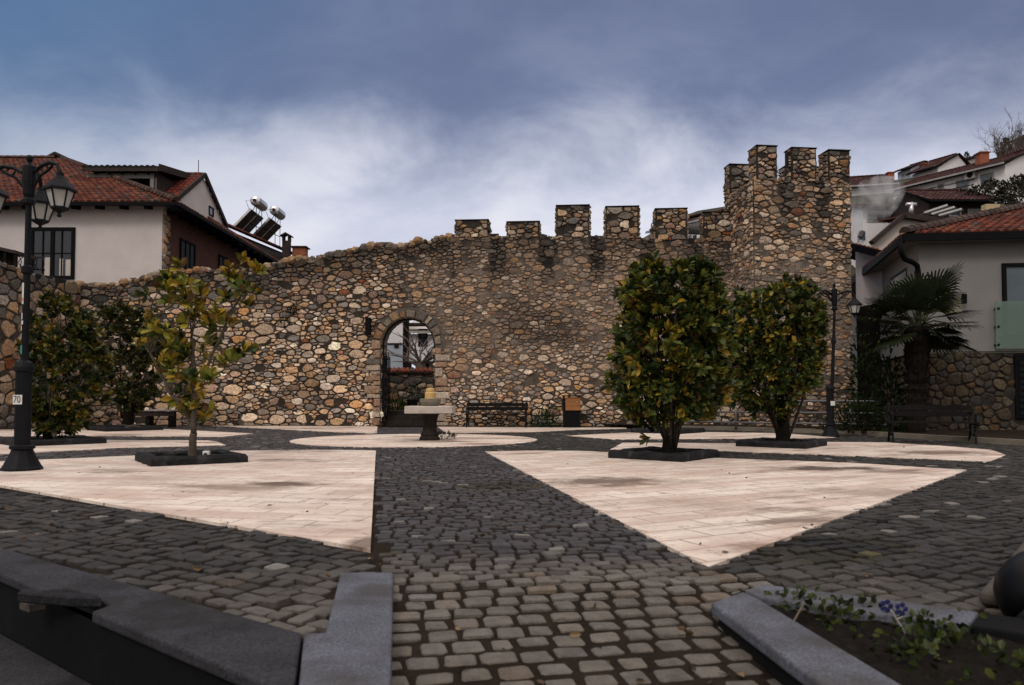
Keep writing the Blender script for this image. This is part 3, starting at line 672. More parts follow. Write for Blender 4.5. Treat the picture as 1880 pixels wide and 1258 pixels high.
# voussoirs round the arch and its soffit, longer quoins up the jambs
def block(mb, quad, d0, d1, col):                                  # quad: four (s,z) corners
    cx = sum(q[0] for q in quad)/4; cz = sum(q[1] for q in quad)/4; vs = []
    for sc, n_ in ((.97, d0), (.95, d1*.7), (.8, d1)):
        for s, z in quad: vs.append(WP.w(cx+(s-cx)*sc*rnd.uniform(.96, 1.02), cz+(z-cz)*sc*rnd.uniform(.96, 1.02), n_))
    F = [(r*4+i, r*4+(i+1) % 4, r*4+4+(i+1) % 4, r*4+4+i) for r in (0, 1) for i in range(4)]+[(8, 9, 10, 11)]
    mb.add(vs, F, col)
nV = 12; a = 0.0; cuts = [0.0]
for i in range(nV): cuts.append(cuts[-1]+rnd.uniform(.55, 1.4))
cuts = [c*math.pi/cuts[-1] for c in cuts]
for i in range(nV):
    a0, a1 = cuts[i]+.02, cuts[i+1]-.02; ro = ARr+rnd.uniform(.20, .36); ri = ARr+.005
    c = np.array(rnd.choice([(.22, .175, .135), (.17, .14, .115), (.33, .26, .20), (.26, .15, .09), (.145, .125, .11), (.29, .19, .115)]))*rnd.uniform(.7, 1.15)
    block(mb, [(AC-ri*math.cos(a0), ASP+ri*math.sin(a0)), (AC-ro*math.cos(a0), ASP+ro*math.sin(a0)), (AC-ro*math.cos(a1), ASP+ro*math.sin(a1)), (AC-ri*math.cos(a1), ASP+ri*math.sin(a1))], -.04, .06, c)
for sgn, e in ((-1, AL), (1, AR)):
    z = .02
    while z < ASP-.15:
        h = rnd.uniform(.13, .36); L = rnd.uniform(.2, .6); c = np.array(rnd.choice([(.34, .275, .215), (.44, .37, .30), (.31, .21, .145), (.26, .165, .115), (.19, .165, .145)]))*rnd.uniform(.7, 1.15)
        block(mb, [(e, z+.012), (e+sgn*L, z+.012), (e+sgn*L, z+h-.012), (e, z+h-.012)], -.03, rnd.uniform(.082, .095), c); z += h
    # jamb faces inside the passage
    for k in range(2):
        pass
jm = MB()
for sgn, e in ((1, AL), (-1, AR)):
    stone_face(mb, mo, WP.w(e+sgn*.004, 0, -WTH if sgn > 0 else 0), WP.N if sgn > 0 else -WP.N, (0, 0, 1), WP.U*sgn, WTH, ASP, lambda x, y: (.08, .17), skip=.02, prot=(.012, .03))
for i in range(14):
    a0, a1 = math.pi*i/14+.015, math.pi*(i+1)/14-.015
    for dd0, dd1 in ((.02, .43), (.44, .83)):
        c = np.array((.24, .20, .165))*rnd.uniform(.7, 1.25); r = ARr-.015
        vs = [WP.w(AC-rr_*math.cos(a_), ASP+rr_*math.sin(a_), -n_) for n_ in (dd0, dd1) for a_ in (a0, a1) for rr_ in (r, ARr+.02)]
        mb.add(vs, [(0, 2, 6, 4), (0, 1, 3, 2), (4, 6, 7, 5), (0, 4, 5, 1), (2, 3, 7, 6)], c)
# loose stones along the ragged top
s = .1
def blob(mb, c, rx, ry, rz, col):
    vs = []; m = 8; M3 = Matrix.Rotation(rnd.uniform(0, 6), 3, 'Z') @ Matrix.Rotation(rnd.gauss(0, .25), 3, 'X')
    for zz, k in ((-.9, .55), (-.35, 1), (.35, .95), (.85, .5)):
        for i in range(m):
            a = 2*math.pi*i/m; q = M3 @ Vector((rx*k*math.cos(a)*rnd.uniform(.8, 1.12), ry*k*math.sin(a)*rnd.uniform(.8, 1.12), rz*zz*rnd.uniform(.85, 1.1))); vs.append(Vector(c)+q)
    F = [(r*m+i, r*m+(i+1) % m, (r+1)*m+(i+1) % m, (r+1)*m+i) for r in range(3) for i in range(m)]+[tuple(range(m))[::-1], tuple(range(3*m, 4*m))]
    mb.add(vs, F, col)
while s < WLEN-.2:
    inm = any(a-.05 < s < c+.05 for a, c, t in MER)
    for dpt in (.05, .28, .55, .78):
        if inm: continue
        rag = s < MER[0][0]
        r = rnd.uniform(.09, .19) if rag else rnd.uniform(.07, .11)
        c = PC[nrng.choice(len(PC), p=PW)]*rnd.uniform(.35, .8)
        blob(mb, WP.w(s+rnd.uniform(-.05, .05), wtop(s)+(rnd.uniform(-.05, .05) if rag else -.055), -dpt), r*1.2, r, r*.85, np.clip(c, .03, .4))
    s += rnd.uniform(.17, .3)
mb.build('stone_facing', M['stone'], wall)
core.build('wall_core', M['mortar'], wall, tri=True); mo.build('mortar_joint', M['mortar'], wall, smooth=True)
for a, c, t in MER:
    merlon(wall, WP.w(a, 0, .01), WP.U, WP.N, c-a, .62, wtop((a+c)/2)-.05, t)
# ------------------------------------------------------------------ short wall turning towards the camera at the far left
LB = Vector((-15.35, 27.0, 0)); LA = LB+(Vector((-16.3, 22.6, 0))-LB)*2.3; LP = Plane(LA, LB-LA)
LLEN = (LB-LA).length
ltop = [LP.at(-60, 478), LP.at(0, 482), LP.at(20, 490), LP.at(60, 505), LP.at(100, 512), LP.at(128, 519)]; ltop[0] = (0, ltop[0][1]); ltop[-1] = (LLEN, ltop[-1][1])
lx, lz = np.array([p[0] for p in ltop]), np.array([p[1] for p in ltop])
side_wall = thing('side_wall', 'dark stone side wall at the left edge behind the near lamp', 'wall', LA)
mb, mo, core = MB(), MB(), MB()
lst = lambda s, z: .55*smooth01(1.2, 0, np.interp(s, lx, lz)-z)+.25
stone_face(mb, mo, LA, LP.U, (0, 0, 1), LP.N, LLEN, float(lz.max()), lambda s, z: (.11, .25), inside=lambda s, z: z < np.interp(s, lx, lz), stain=lst, skip=.03, aspect=1.15, course=.3)
core.prism([LP.w(s, z) for s, z in [(0, -.1), (LLEN, -.1)]+ltop[::-1]], -LP.N*.7, (.09, .08, .07))
for s in np.arange(.1, LLEN, .24):
    blob(mb, LP.w(s, float(np.interp(s, lx, lz))-.02, -.15), .17, .15, .12, np.array((.16, .15, .14))*rnd.uniform(.6, 1.2))
mb.build('stone_facing', M['stone'], side_wall); mo.build('mortar_joint', M['mortar'], side_wall, smooth=True); core.build('wall_core', M['mortar'], side_wall, tri=True)
# ------------------------------------------------------------------ the square tower
TC0 = Vector((7.50, 23.5, 0)); TU = Vector((.9945, .105, 0)).normalized(); TN = Vector((TU.y, -TU.x, 0)); TW, TDp = 3.17, 2.3
TPl = Plane(TC0, TU); zc = TPl.at(1440, 331)[1]; zt = TPl.at(1400, 268)[1]
tower = thing('stone_tower', 'square stone tower with tall merlons at the right end of the wall', 'tower', TC0)
mb, mo, core = MB(), MB(), MB(); Z = Vector((0, 0, 1))
core.prism([TC0, TC0+TU*TW, TC0+TU*TW-TN*TDp, TC0-TN*TDp], (0, 0, zc-.03), (.13, .115, .10))
tm = [(TPl.at(1389, 300)[0], TPl.at(1426, 300)[0]), (TPl.at(1453, 300)[0], TPl.at(1498, 300)[0]), (TPl.at(1521, 300)[0], TW)]
def tst(s, z):
    d = zc-z; n = .5*mnoise.noise(Vector((s*1.1, z*.6, 31)))
    k = 0.0
    if not any(a-.03 < s < c+.03 for a, c in tm): k = .97*smooth01(1.7+n*1.5, .6, d)
    return max(k, .35*smooth01(.8+n, -.1, z), .25*smooth01(.2, .5, mnoise.noise(Vector((s*.6, z*.35, 77)))))
tf = lambda s, z: smooth01(5.9, 4.6, z+.8*mnoise.noise(Vector((s, z*.8, 50))))*smooth01(1.2, 2.6, z)
tmort = lambda s, z: np.array((.07, .058, .047))*(1-tf(s, z))+np.array((.165, .140, .12))*tf(s, z)
def tpal(c, s, z):
    f = tf(s, z)*.35; l = c.mean(); c = (l+(c-l)*.85)*np.array((1.02, .97, .92)); return c*(1-f)+np.array((.24, .19, .15))*f
rft = lambda s, z: (.036, .115)
stone_face(mb, mo, TC0, TU, Z, TN, TW, zc, rft, stain=tst, mfn=tmort, pal=tpal, skip=.05, prot=(.015, .06))
stone_face(mb, mo, TC0-TN*TDp, TN, Z, -TU, TDp, zc, rft, stain=lambda s, z: .3*smooth01(1.2, 0, zc-z), mfn=tmort, pal=tpal, skip=.05, prot=(.015, .06))
stone_face(mb, mo, TC0+TU*TW, -TN, Z, TU, TDp, zc, rft, stain=lambda s, z: .4*smooth01(1.2, 0, zc-z), mfn=tmort, pal=tpal, skip=.05)
mb.build('stone_facing', M['stone'], tower); mo.build('mortar_joint', M['mortar'], tower, smooth=True); core.build('tower_core', M['mortar'], tower, recalc=True)
for i, (a, c) in enumerate(tm):
    merlon(tower, TC0+TU*a+TN*.01, TU, TN, c-a, .60 if i != 1 else .45, zc-.03, zt-(.0, .03, .06)[i]+.0, stain_k=.7)
bk = TC0-TN*(TDp-.45)
for a, c in ((0, .75), (1.95, 2.45), (TW-.8, TW)):                 # rear row, seen through the gaps
    merlon(tower, bk+TU*a, TU, TN, c-a, .45, zc-.03, zt-.02, stain_k=.7)
# ------------------------------------------------------------------ buildings
Z = Vector((0, 0, 1))
def quadwall(b, p, q, z0, z1, th, col=(1, 1, 1)):
    p = Vector(p); q = Vector(q); u = (q-p).normalized(); n = Vector((u.y, -u.x, 0))
    b.prism([Vector((p.x, p.y, z0)), Vector((q.x, q.y, z0)), Vector((q.x, q.y, z1)), Vector((p.x, p.y, z1))], -n*th, col)
def window(parent, pl, r, nx=2, ny=2, fr=.06, frame='fascia', glass='glass', depth=.05, wide_mid=0.0, name='window', bar=.035, curtain=None):
    """r = pixel corners (x0, y0, x1, y1) on the wall plane; frame is the part, pane its sub-part"""
    s0, z1 = pl.at(r[0], r[1]); s1, z0 = pl.at(r[2], r[3]); _, z1b = pl.at(r[2], r[1]); z1 = (z1+z1b)/2
    if z1 < z0: z0, z1 = z1, z0
    b = MB(); n0 = .002
    def rect(a, c, e, g, d=depth): b.prism([pl.w(a, c, n0), pl.w(e, c, n0), pl.w(e, g, n0), pl.w(a, g, n0)], pl.N*d)
    rect(s0, z0, s0+fr, z1); rect(s1-fr, z0, s1, z1); rect(s0+fr, z0, s1-fr, z0+fr); rect(s0+fr, z1-fr, s1-fr, z1)
    for i in range(1, nx):
        x = s0+fr+(s1-s0-2*fr)*i/nx; wd = bar if not (wide_mid and i == nx//2) else wide_mid
        rect(x-wd/2, z0+fr, x+wd/2, z1-fr, depth*.9)
    for j in range(1, ny):
        z = z0+fr+(z1-z0-2*fr)*j/ny; rect(s0+fr, z-bar/2, s1-fr, z+bar/2, depth*.75)
    o = b.build(name, M[frame], parent, recalc=True)
    g = MB(); g.prism([pl.w(s0+fr*.5, z0+fr*.5, .006), pl.w(s1-fr*.5, z0+fr*.5, .006), pl.w(s1-fr*.5, z1-fr*.5, .006), pl.w(s0+fr*.5, z1-fr*.5, .006)], pl.N*.010)
    g.build('pane', M[glass], o, recalc=True)
    if curtain:
        for a, c, hh in curtain:
            k = MB(); w_ = s1-s0; k.prism([pl.w(s0+w_*a, z0+fr, .018), pl.w(s0+w_*c, z0+fr, .018), pl.w(s0+w_*c, z0+(z1-z0)*hh, .018), pl.w(s0+w_*a, z0+(z1-z0)*hh, .018)], pl.N*.006)
            k.build('curtain', M['plaster_cream'], o, recalc=True)
    return o
def tiled(b, O, U, V, w, L, poly=None, tw=.25, row=.38, cols=((.27, .085, .045), (.20, .065, .04), (.33, .12, .065), (.16, .06, .042)), amp=.065, seg=5, grey=.12):
    """barrel tiles in staggered overlapping rows over the roof plane O + u U + v V"""
    O, U, V = Vector(O), Vector(U).normalized(), Vector(V).normalized(); Nn = U.cross(V).normalized()
    if Nn.z < 0: Nn = -Nn
    nu, nv = int(w/tw), int(L/row)
    for j in range(nv):
        for i in range(nu):
            u0, v0 = i*tw, j*row
            if poly is not None and not inpoly([u0+tw/2], [v0+row/2], poly)[0]: continue
            c = np.array(cols[rnd.randrange(len(cols))])*rnd.uniform(.75, 1.2)
            if rnd.random() < grey: c = np.array((.16, .115, .09))*rnd.uniform(.6, 1.3)
            jz = rnd.uniform(-.006, .006); vs = []
            for vv, lift in ((v0-.05, .030), (v0+row, .0)):
                for k in range(seg):
                    t = k/(seg-1); vs.append(O+U*(u0+t*tw)+V*vv+Nn*(lift+jz+amp*math.sin(math.pi*t)-.012*(t == 0 or t == 1)))
            for k in range(seg):
                t = k/(seg-1); vs.append(O+U*(u0+t*tw)+V*(v0-.05)+Nn*(.0+amp*.6*math.sin(math.pi*t)-.02))
            b.add(vs, [(k, k+1, seg+k+1, seg+k) for k in range(seg-1)]+[(2*seg+k, 2*seg+k+1, k+1, k) for k in range(seg-1)], c)
def ridge(b, A, B, r=.13, L=.36, col=(.20, .115, .085)):
    A, B = Vector(A), Vector(B); d = (B-A); n = max(1, int(d.length/L)); d.normalize(); x = d.cross(Z).normalized(); y = x.cross(d)
    for i in range(n):
        p0 = A+d*(i*L-.03); p1 = A+d*((i+1)*L); c = np.array(col)*rnd.uniform(.6, 1.25); vs = []
        for p, rr in ((p0, r*1.12), (p1, r*.95)):
            for k in range(7):
                a = math.pi*k/6; vs.append(p+x*rr*math.cos(a)+y*rr*math.sin(a))
        b.add(vs, [(k, k+1, 8+k, 7+k) for k in range(6)]+[tuple(range(7))], c)
# ---- white house at the upper left
YF = 29.0; HP = Plane((-26, YF, 0), (1, 0, 0)); cx = P(298, 400, YF).x
ez = P(200, 374, 28.45).z; lh = thing('white_house', 'white house with hipped tile roof and brick flank above the left wall', 'house', (cx, YF, 0))
b = MB(); b.prism([(-27, YF, 0), (cx, YF, 0), (cx, YF, ez+.1), (-27, YF, ez+.1)], (0, .35, 0)); b.build('wall', M['plaster'], lh, recalc=True)
b = MB(); b.prism([(cx-.012, YF+.02, 0), (cx-.012, 43.5, 0), (cx-.012, 43.5, ez+.1), (cx-.012, YF+.02, ez+.1)], (-.35, 0, 0)); b.build('brick_wall', M['brick'], lh, recalc=True)
mb = MB(); stone_face(mb, None, (cx+.0, YF+.02, 3), (0, 1, 0), Z, (1, 0, 0), .62, ez-3.2, lambda x, y: (.1, .2), skip=.02, prot=(.02, .05)); mb.build('quoin', M['stone'], lh, smooth=True)
window(lh, HP, (57, 418, 137, 513), 4, 2, .13, 'fascia', 'glass', .06, .14, curtain=((.33, .49, .42), (.66, .74, .40), (.80, .94, .38)))
SPl = Plane((cx, YF, 0), (0, 1, 0))
window(lh, SPl, (330, 443, 357, 505), 3, 1, .09, 'fascia', 'glass', .05)
window(lh, SPl, (401, 470, 416, 500), 2, 1, .09, 'fascia', 'glass', .05)
# roof: front slope, right-hand slope, hip between them
rx0 = -27.0; ex = P(323, 374, 28.45).x; ey = 28.45; RUN = 7.5; pt = P(103, 294, ey+RUN*1.0)
hipT = Vector((ex-RUN, ey+RUN, 0)); k_ = (103-940)/FPX
# the hip leaves the corner at 45 degrees in plan and tops out where the photo shows the ridge end
t_ = (ex-k_*ey)/(1+k_) if abs(1+k_) > .05 else 8
t_ = min(12, max(5, t_)); hipT = Vector((ex-t_, ey+t_, P(103, 294, ey+t_).z)); rise = hipT.z-ez
Ls = math.hypot(t_, rise); Vf = Vector((0, t_, rise)).normalized(); Vs = Vector((-t_, 0, rise)).normalized()
b = MB(); under = MB()
wf = ex-rx0
tiled(b, (rx0, ey, ez+.06), (1, 0, 0), Vf, wf, Ls, [(0, -1), (wf, -1), (wf, 0), (wf-t_, Ls), (0, Ls)])
tiled(b, (ex, ey, ez+.06), (0, 1, 0), Vs, 16, Ls, [(0, -1), (16, -1), (16, 3.1), (8.0, 3.1), (t_, Ls), (0, 0)])
ridge(b, (ex+.02, ey-.02, ez+.12), hipT+Vector((0, 0, .1)), .14, col=(.17, .105, .08)); ridge(b, (rx0, hipT.y, hipT.z+.1), hipT+Vector((0, 0, .1)), .14)
rf = b.build('roof', M['tile'], lh)
under.prism([(rx0, ey+.02, ez), (ex-.02, ey+.02, ez), hipT-Vector((0, 0, .04)), (rx0, hipT.y, hipT.z-.04)], (0, 0, -.06))
under.prism([(ex-.02, ey+.02, ez), (ex-.02, ey+16, ez), Vector((ex-2.9, ey+16, ez+2.9*rise/t_)), Vector((ex-t_, ey+t_, hipT.z))-Vector((0, 0, .04))], (0, 0, -.06))
under.build('roof_deck', M['dark_wood'], lh, tri=True)
g = MB(); g.bar((rx0, ey-.04, ez-.02), (ex+.06, ey-.04, ez-.02), .12, .13); g.bar((ex+.04, ey-.1, ez-.02), (ex+.04, ey+16, ez-.02), .12, .13)
g.build('gutter', M['fascia'], lh)
for x in np.arange(rx0+.3, cx-.1, .92):
    g = MB(); g.bar((x, ey+.04, ez-.12), (x, YF+.02, ez-.02), .11, .14); g.build('rafter_tail', M['dark_wood'], lh)
for y in np.arange(YF+.6, 43, .95):
    g = MB(); g.bar((ex-.06, y, ez-.12), (cx-.01, y, ez-.05), .11, .14); g.build('rafter_tail', M['dark_wood'], lh)
# rear part: a cross gable with a white end wall, red front slope and a roofed terrace
gx = -15.0; pk = P(367, 322, 36.6); pk.x = gx; n1_ = P(316, 366, 33.7); n1_.x = gx; f1_ = P(406, 414, 39.4); f1_.x = gx
ga = thing('gable_house', 'white gabled house with terrace dormer rising behind the hipped tile roof', 'house', (gx, 36.6, 0))
b = MB(); b.prism([(gx, n1_.y, 5), (gx, f1_.y, 5), f1_, pk, n1_], (-.3, 0, 0)); b.build('wall', M['plaster'], ga, recalc=True)
gl = Plane((gx, 33, 0), (0, 1, 0)); window(ga, gl, (383, 380, 391, 399), 1, 1, .05)
b = MB(); up = (pk-n1_); tiled(b, Vector((-24, n1_.y-.1, n1_.z)), (1, 0, 0), up, 24+gx+.15, up.length, cols=((.33, .07, .045), (.27, .06, .04), (.38, .09, .05)), grey=.02)
ridge(b, (-24, pk.y, pk.z+.05), (gx+.15, pk.y, pk.z+.05), .1, col=(.25, .09, .06))
up2 = pk-f1_; tiled(b, Vector((-24, f1_.y+.1, f1_.z)), (1, 0, 0), up2, 24+gx+.15, up2.length)
b.build('roof', M['tile'], ga)
g = MB(); g.bar(n1_+Vector((.12, -.2, -.07)), pk+Vector((.12, 0, .04)), .12, .2); g.bar(pk+Vector((.12, 0, .04)), f1_+Vector((.12, .2, -.07)), .12, .2); g.build('barge_board', M['brown_board'], ga)
g = MB(); a0 = P(360, 321, 36.6); g.tube([Vector((gx-.2, 36.6, pk.z)), Vector((gx-.2, 36.6, pk.z+.75))], .018, 5); g.build('lightning_rod', M['iron'], ga)
# terrace dormer
y0 = 33.4; dl, dr = P(158, 303, y0).x, P(286, 303, y0).x; dz_ = P(220, 302, y0).z; fl = P(220, 372, y0).z
D = MB(); D.prism([(dl, y0-.25, dz_-.32), (dr+.25, y0-.25, dz_-.32), (dr+.25, 37.0, dz_+.35), (dl, 37.0, dz_+.35)], (0, 0, .10)); D.build('dormer_roof', M['brown_board'], ga, recalc=True)
D = MB(); tiled(D, (dl, y0-.28, dz_-.20), (1, 0, 0), (0, 3.4, .6), dr-dl+.2, 3.4, cols=((.07, .06, .055), (.055, .05, .05)), grey=0); D.build('dormer_tiling', M['tile'], ga)
D = MB(); D.bar((dl, y0-.28, dz_-.28), (dr+.25, y0-.28, dz_-.28), .06, .22); D.bar((dr+.3, y0-.3, dz_-.22), (dr+.3, 37.0, dz_+.42), .06, .30); D.build('barge_board', M['brown_board'], ga)
D = MB(); D.box(((dl+dr)/2, y0+.02, dz_-.52), (dr-dl-.1, .1, .22)); D.box((dr-.1, y0+.02, (fl+dz_-.6)/2), (.24, .12, dz_-.6-fl)); D.box(((dl+dr)/2, y0+.1, fl+.12), (dr-dl, .08, .5)); D.build('terrace_frame', M['plaster_cool'], ga)
D = MB(); D.box(((dl+dr)/2, y0+1.4, (fl+dz_-.5)/2), (dr-dl-.3, .1, dz_-.5-fl)); D.box((dr-.02, y0+1.4, (fl+dz_-.3)/2), (.06, 2.9, dz_-.3-fl)); D.build('terrace_back_wall', M['brown_board'], ga)
for k in range(5):
    D = MB(); x = dl+.5+(dr-dl-.8)*k/4; D.bar((x, y0-.25, dz_-.42), (x, y0+.6, dz_-.34), .08, .12); D.build('rafter_tail', M['dark_wood'], ga)
D = MB(); D.bar(P(266, 349, y0-.02), P(284, 341, y0-.02), .03, .04); D.bar(P(270, 352, y0-.02), P(284, 349, y0-.02), .03, .03); D.build('rail', M['plank'], ga)
# a dark gable peeping over the main ridge at far left
pg = thing('rear_roof', 'dark edged gable roof peeping over the left tile ridge', 'roof', P(107, 300, 42))
b = MB(); y = 42.0; p0, p1, p2 = P(70, 305, y), P(107, 286, y), P(165, 312, y)
b.prism([p0, p1, p2, p2+Vector((0, 0, -2)), p0+Vector((0, 0, -2))], (0, .3, 0)); b.build('gable_wall', M['plaster_cream'], pg, tri=True)
g = MB(); g.bar(p0+Vector((0, -.1, .02)), p1+Vector((0, -.1, .06)), .5, .14); g.bar(p1+Vector((0, -.1, .06)), p2+Vector((0, -.1, .02)), .5, .14); g.build('barge_board', M['brown_board'], pg)
# ---- lower tiled range running back behind the wall, with chimneys and solar heaters
rr = thing('tiled_range', 'low red tiled range with two chimneys running back behind the wall', 'house', (-14, 46, 0))
A = P(402, 414, 40.0); rz = A.z; Bp = Vector((P(547, 474, 50.0).x, 50.0, rz)); Bp.z = P(547, 474, 50).z
E0, E1 = P(402, 432, 38.0), P(560, 494, 46.5)
E0 = Vector((ex, 37.2, ez)); E1 = Vector((ex+.15, 50.5, ez-.25))
b = MB(); u = (E1-E0).normalized(); v = (A-E0)-u*(A-E0).dot(u)
tiled(b, E0+Vector((0, 0, .06)), u, v, (E1-E0).length, v.length+.15, cols=((.25, .075, .04), (.19, .06, .038), (.30, .11, .07)), grey=.1)
ridge(b, A+Vector((0, -1, .1)), Bp+Vector((.1, .6, .1)), .14, col=(.26, .09, .055)); b.build('roof', M['tile'], rr)
b = MB(); b.prism([A-Vector((0, 0, .05)), Bp-Vector((0, 0, .05)), E1, E0], (0, 0, -.08)); b.build('roof_deck', M['dark_wood'], rr, recalc=True)
b = MB(); b.prism([(E1.x-.5, 43.4, 0), (E1.x-.5, 51, 0), (E1.x-.5, 51, ez-.1), (E1.x-.5, 43.4, ez-.1)], (-.3, 0, 0)); b.prism([(E1.x-.55, 51, 0), (-22, 51, 0), (-22, 51, ez-.1), (Bp.x, 51, Bp.z-.1), (E1.x-.55, 51, ez-.2)], (0, -.3, 0)); b.build('wall', M['brick'], rr, tri=True)
y = 45.5; c = P(526, 470, y); b = MB(); zt_, zb_ = P(526, 443, y).z, c.z-.6
b.box((c.x, y, (zt_+zb_)/2), (.42, .42, zt_-zb_)); b.box((c.x-.17, y, zt_+.16), (.1, .42, .34)); b.box((c.x+.17, y, zt_+.16), (.1, .42, .34))
pz = P(526, 428, y).z; b.prism([(c.x-.34, y-.3, zt_+.30), (c.x, y-.3, pz), (c.x+.34, y-.3, zt_+.30), (c.x+.30, y-.3, zt_+.24), (c.x, y-.3, pz-.1), (c.x-.30, y-.3, zt_+.24)], (0, .6, 0)); b.build('chimney_pot', M['brown_board'], rr, tri=True)
y = 46.0; b = MB(); c = P(551, 480, y); zt_ = P(551, 456, y).z; wd = P(563, 460, y).x-P(540, 460, y).x
b.box((c.x, y, (zt_+c.z-1)/2), (wd, .7, zt_-c.z+1)); ch = b.build('chimney', M['chimney_red'], rr); b = MB(); b.box((c.x, y, zt_+.03), (wd+.22, .95, .06)); b.build('chimney_cap', M['brown_board'], ch)
def heater(px, py, Y, label):
    o = P(px, py, Y); t = thing('solar_heater', label, 'water heater', o, 0, 'solar water heaters on the tiled roof')
    Wp, Hp = 1.02, 1.28
    for k in range(2):
        y = o.y+k*1.12; b = MB(); a0 = Vector((o.x, y, o.z)); a1 = a0+Vector((1.0, 0, 1.05)); n = Vector((-1.05, 0, 1.0)).normalized()
        b.prism([a0, a1, a1+Vector((0, Wp, 0)), a0+Vector((0, Wp, 0))], n*.09); p_ = b.build('collector', M['panel_glass'], t, recalc=True)
        for q0, q1 in ((a0, a1), (a0+Vector((0, Wp, 0)), a1+Vector((0, Wp, 0)))): f = MB(); f.bar(q0+n*.05, q1+n*.05, .045, .12); f.build('frame', M['alu'], p_)
    b = MB(); top = o+Vector((1.18, .05, 1.58)); b.lathe([(.02, 0), (.22, .0), (.29, .05), (.30, .12), (.30, 1.35), (.29, 1.42), (.22, 1.47), (.02, 1.47)], top, 20, M=Matrix.Rotation(R(-90), 3, 'X')); tk = b.build('tank', M['tank'], t, smooth=True)
    b = MB(); b.lathe([(.10, 0), (.10, .05), (.02, .06)], top+Vector((0, -.03, 0)), 10, M=Matrix.Rotation(R(90), 3, 'X')); b.build('tank_cap', M['brown_board'], tk)
    for yy in (.25, 1.2):
        p1 = o+Vector((1.0, yy, 1.05))
        for q_ in ([p1, p1+Vector((.14, 0, .28))], [o+Vector((1.2, yy, 1.3)), o+Vector((1.2, yy, -.5))], [o+Vector((.5, yy, .5)), o+Vector((1.2, yy, .2))]): b = MB(); b.tube(q_, .02, 5); b.build('strut', M['iron'], t)
    b = MB(); b.tube([o+Vector((.9, 0, 1.0)), o+Vector((.75, -.2, 1.5)), o+Vector((1.1, -.05, 1.6))], .014, 5); b.build('pipe', M['iron'], t)
heater(429, 418, 43.3, 'left one of two rooftop solar heaters, nearer the white gable wall')
heater(466, 433, 45.5, 'right one of two rooftop solar heaters, nearer the dark chimney pot')
# small wooden hut roof and iron railing above the left wall
t = thing('wooden_canopy', 'small dark wooden canopy above the stone wall at the left edge', 'canopy', P(5, 490, 25.5)); y = 25.5
b = MB(); b.prism([P(-60, 440, y), P(29, 460, y), P(29, 466, y), P(-60, 446, y)], (0, 1.2, 0)); b.build('canopy_roof', M['brown_board'], t, recalc=True)
for px in (6, 25): b = MB(); q = P(px, 495, y); b.box((q.x, y+.1, (q.z+P(px, 460, y).z)/2), (.09, .09, P(px, 460, y).z-q.z)); b.build('post', M['dark_wood'], t)
b = MB(); q0, q1 = P(-40, 489, y+.4), P(28, 489, y+.4); b.box(((q0.x+q1.x)/2, y+.4, q0.z+.15), (q1.x-q0.x, .06, .8)); b.build('board', M['dark_wood'], t)
t = thing('iron_railing', 'curly black iron balcony railing behind the near lamp post', 'railing', P(50, 500, 26.6)); y = 26.9
b = MB(); b.tube([P(27, 470, y), P(82, 473, y)], .025, 6); b.tube([P(25, 492, y), P(82, 496, y)], .025, 6); b.build('rail', M['iron'], t)
for px in range(28, 83, 7):
    b = MB(); q = P(px, 494, y); hh = P(px, 472, y).z-q.z; b.tube([q+Vector((.16*math.sin(math.pi*k/6)*(1 if px % 2 else -.4), -.14*math.sin(math.pi*k/6), hh*k/6)) for k in range(7)], .016, 5); b.build('baluster', M['iron'], t)
# ------------------------------------------------------------------ white house on the right
HC = Vector((P(1692, 640, 21.0).x, 21.0, 0)); FU = Vector((.993, -.12, 0)).normalized(); SU = Vector((.257, .966, 0)).normalized()
FP = Plane(HC, FU); SP_ = Plane(HC+SU*12, -SU)
if SP_.N.x > 0: SP_.N = -SP_.N
z0 = FP.at(1720, 646)[1]; z1 = FP.at(1720, 449)[1]
rh = thing('modern_house', 'white house on a stone base with dark eaves at the right edge', 'house', HC)
FN, SN = FP.N, Vector((-SU.y, SU.x, 0))
b = MB(); F0 = HC+FN*.06+SN*.05
b.prism([F0+Z*z0, F0+FU*9+Z*z0, F0+FU*9+Z*(z1+.1), F0+Z*(z1+.1)], -FN*.3); b.build('wall', M['plaster_cool'], rh, recalc=True)
b = MB(); b.prism([F0-FN*.31+Z*z0+SU*.0, F0+SU*12+Z*z0, F0+SU*12+Z*(z1+.1), F0-FN*.31+Z*(z1+.1)], -SN*.3); b.build('side_wall', M['plaster_cool'], rh, recalc=True)
# stone base: flat irregular flags with dark joints
mb, mo = MB(), MB(); dl_, dr_ = FP.at(1694, 700)[0], FP.at(1862, 700)[0]
ppal = lambda c, x, y: np.array(rnd.choice([(.085, .066, .048), (.07, .06, .05), (.11, .09, .066), (.10, .064, .035), (.06, .055, .05), (.095, .073, .048)]))*rnd.uniform(.6, 1.0)
pi_ = lambda x, y: not (FP.at(1861, 700)[0] < x and .25 < y)
stone_face(mb, None, HC, FU, Z, FN, 8.5, z0-.03, lambda x, y: (.07, .165), inside=pi_, gap=(.006, .012), prot=(.022, .034), aspect=1.1, skip=0, course=.22, mort=(.035, .030, .026), pal=ppal)
stone_face(mb, None, HC+SU*7, -SU, Z, SN, 7, z0-.03, lambda x, y: (.10, .23), gap=(.006, .012), prot=(.022, .034), aspect=1.1, skip=0, course=.22, mort=(.03, .026, .022), pal=ppal)
mb.build('stone_cladding', M['stone'], rh, smooth=True)
b = MB(); b.prism([HC-FN*.01-SN*.01, HC+FU*8.5-FN*.01, HC+FU*8.5-FN*4, HC+SU*8-SN*.01], (0, 0, z0-.04), (.032, .027, .024)); b.build('base_core', M['mortar'], rh, recalc=True)
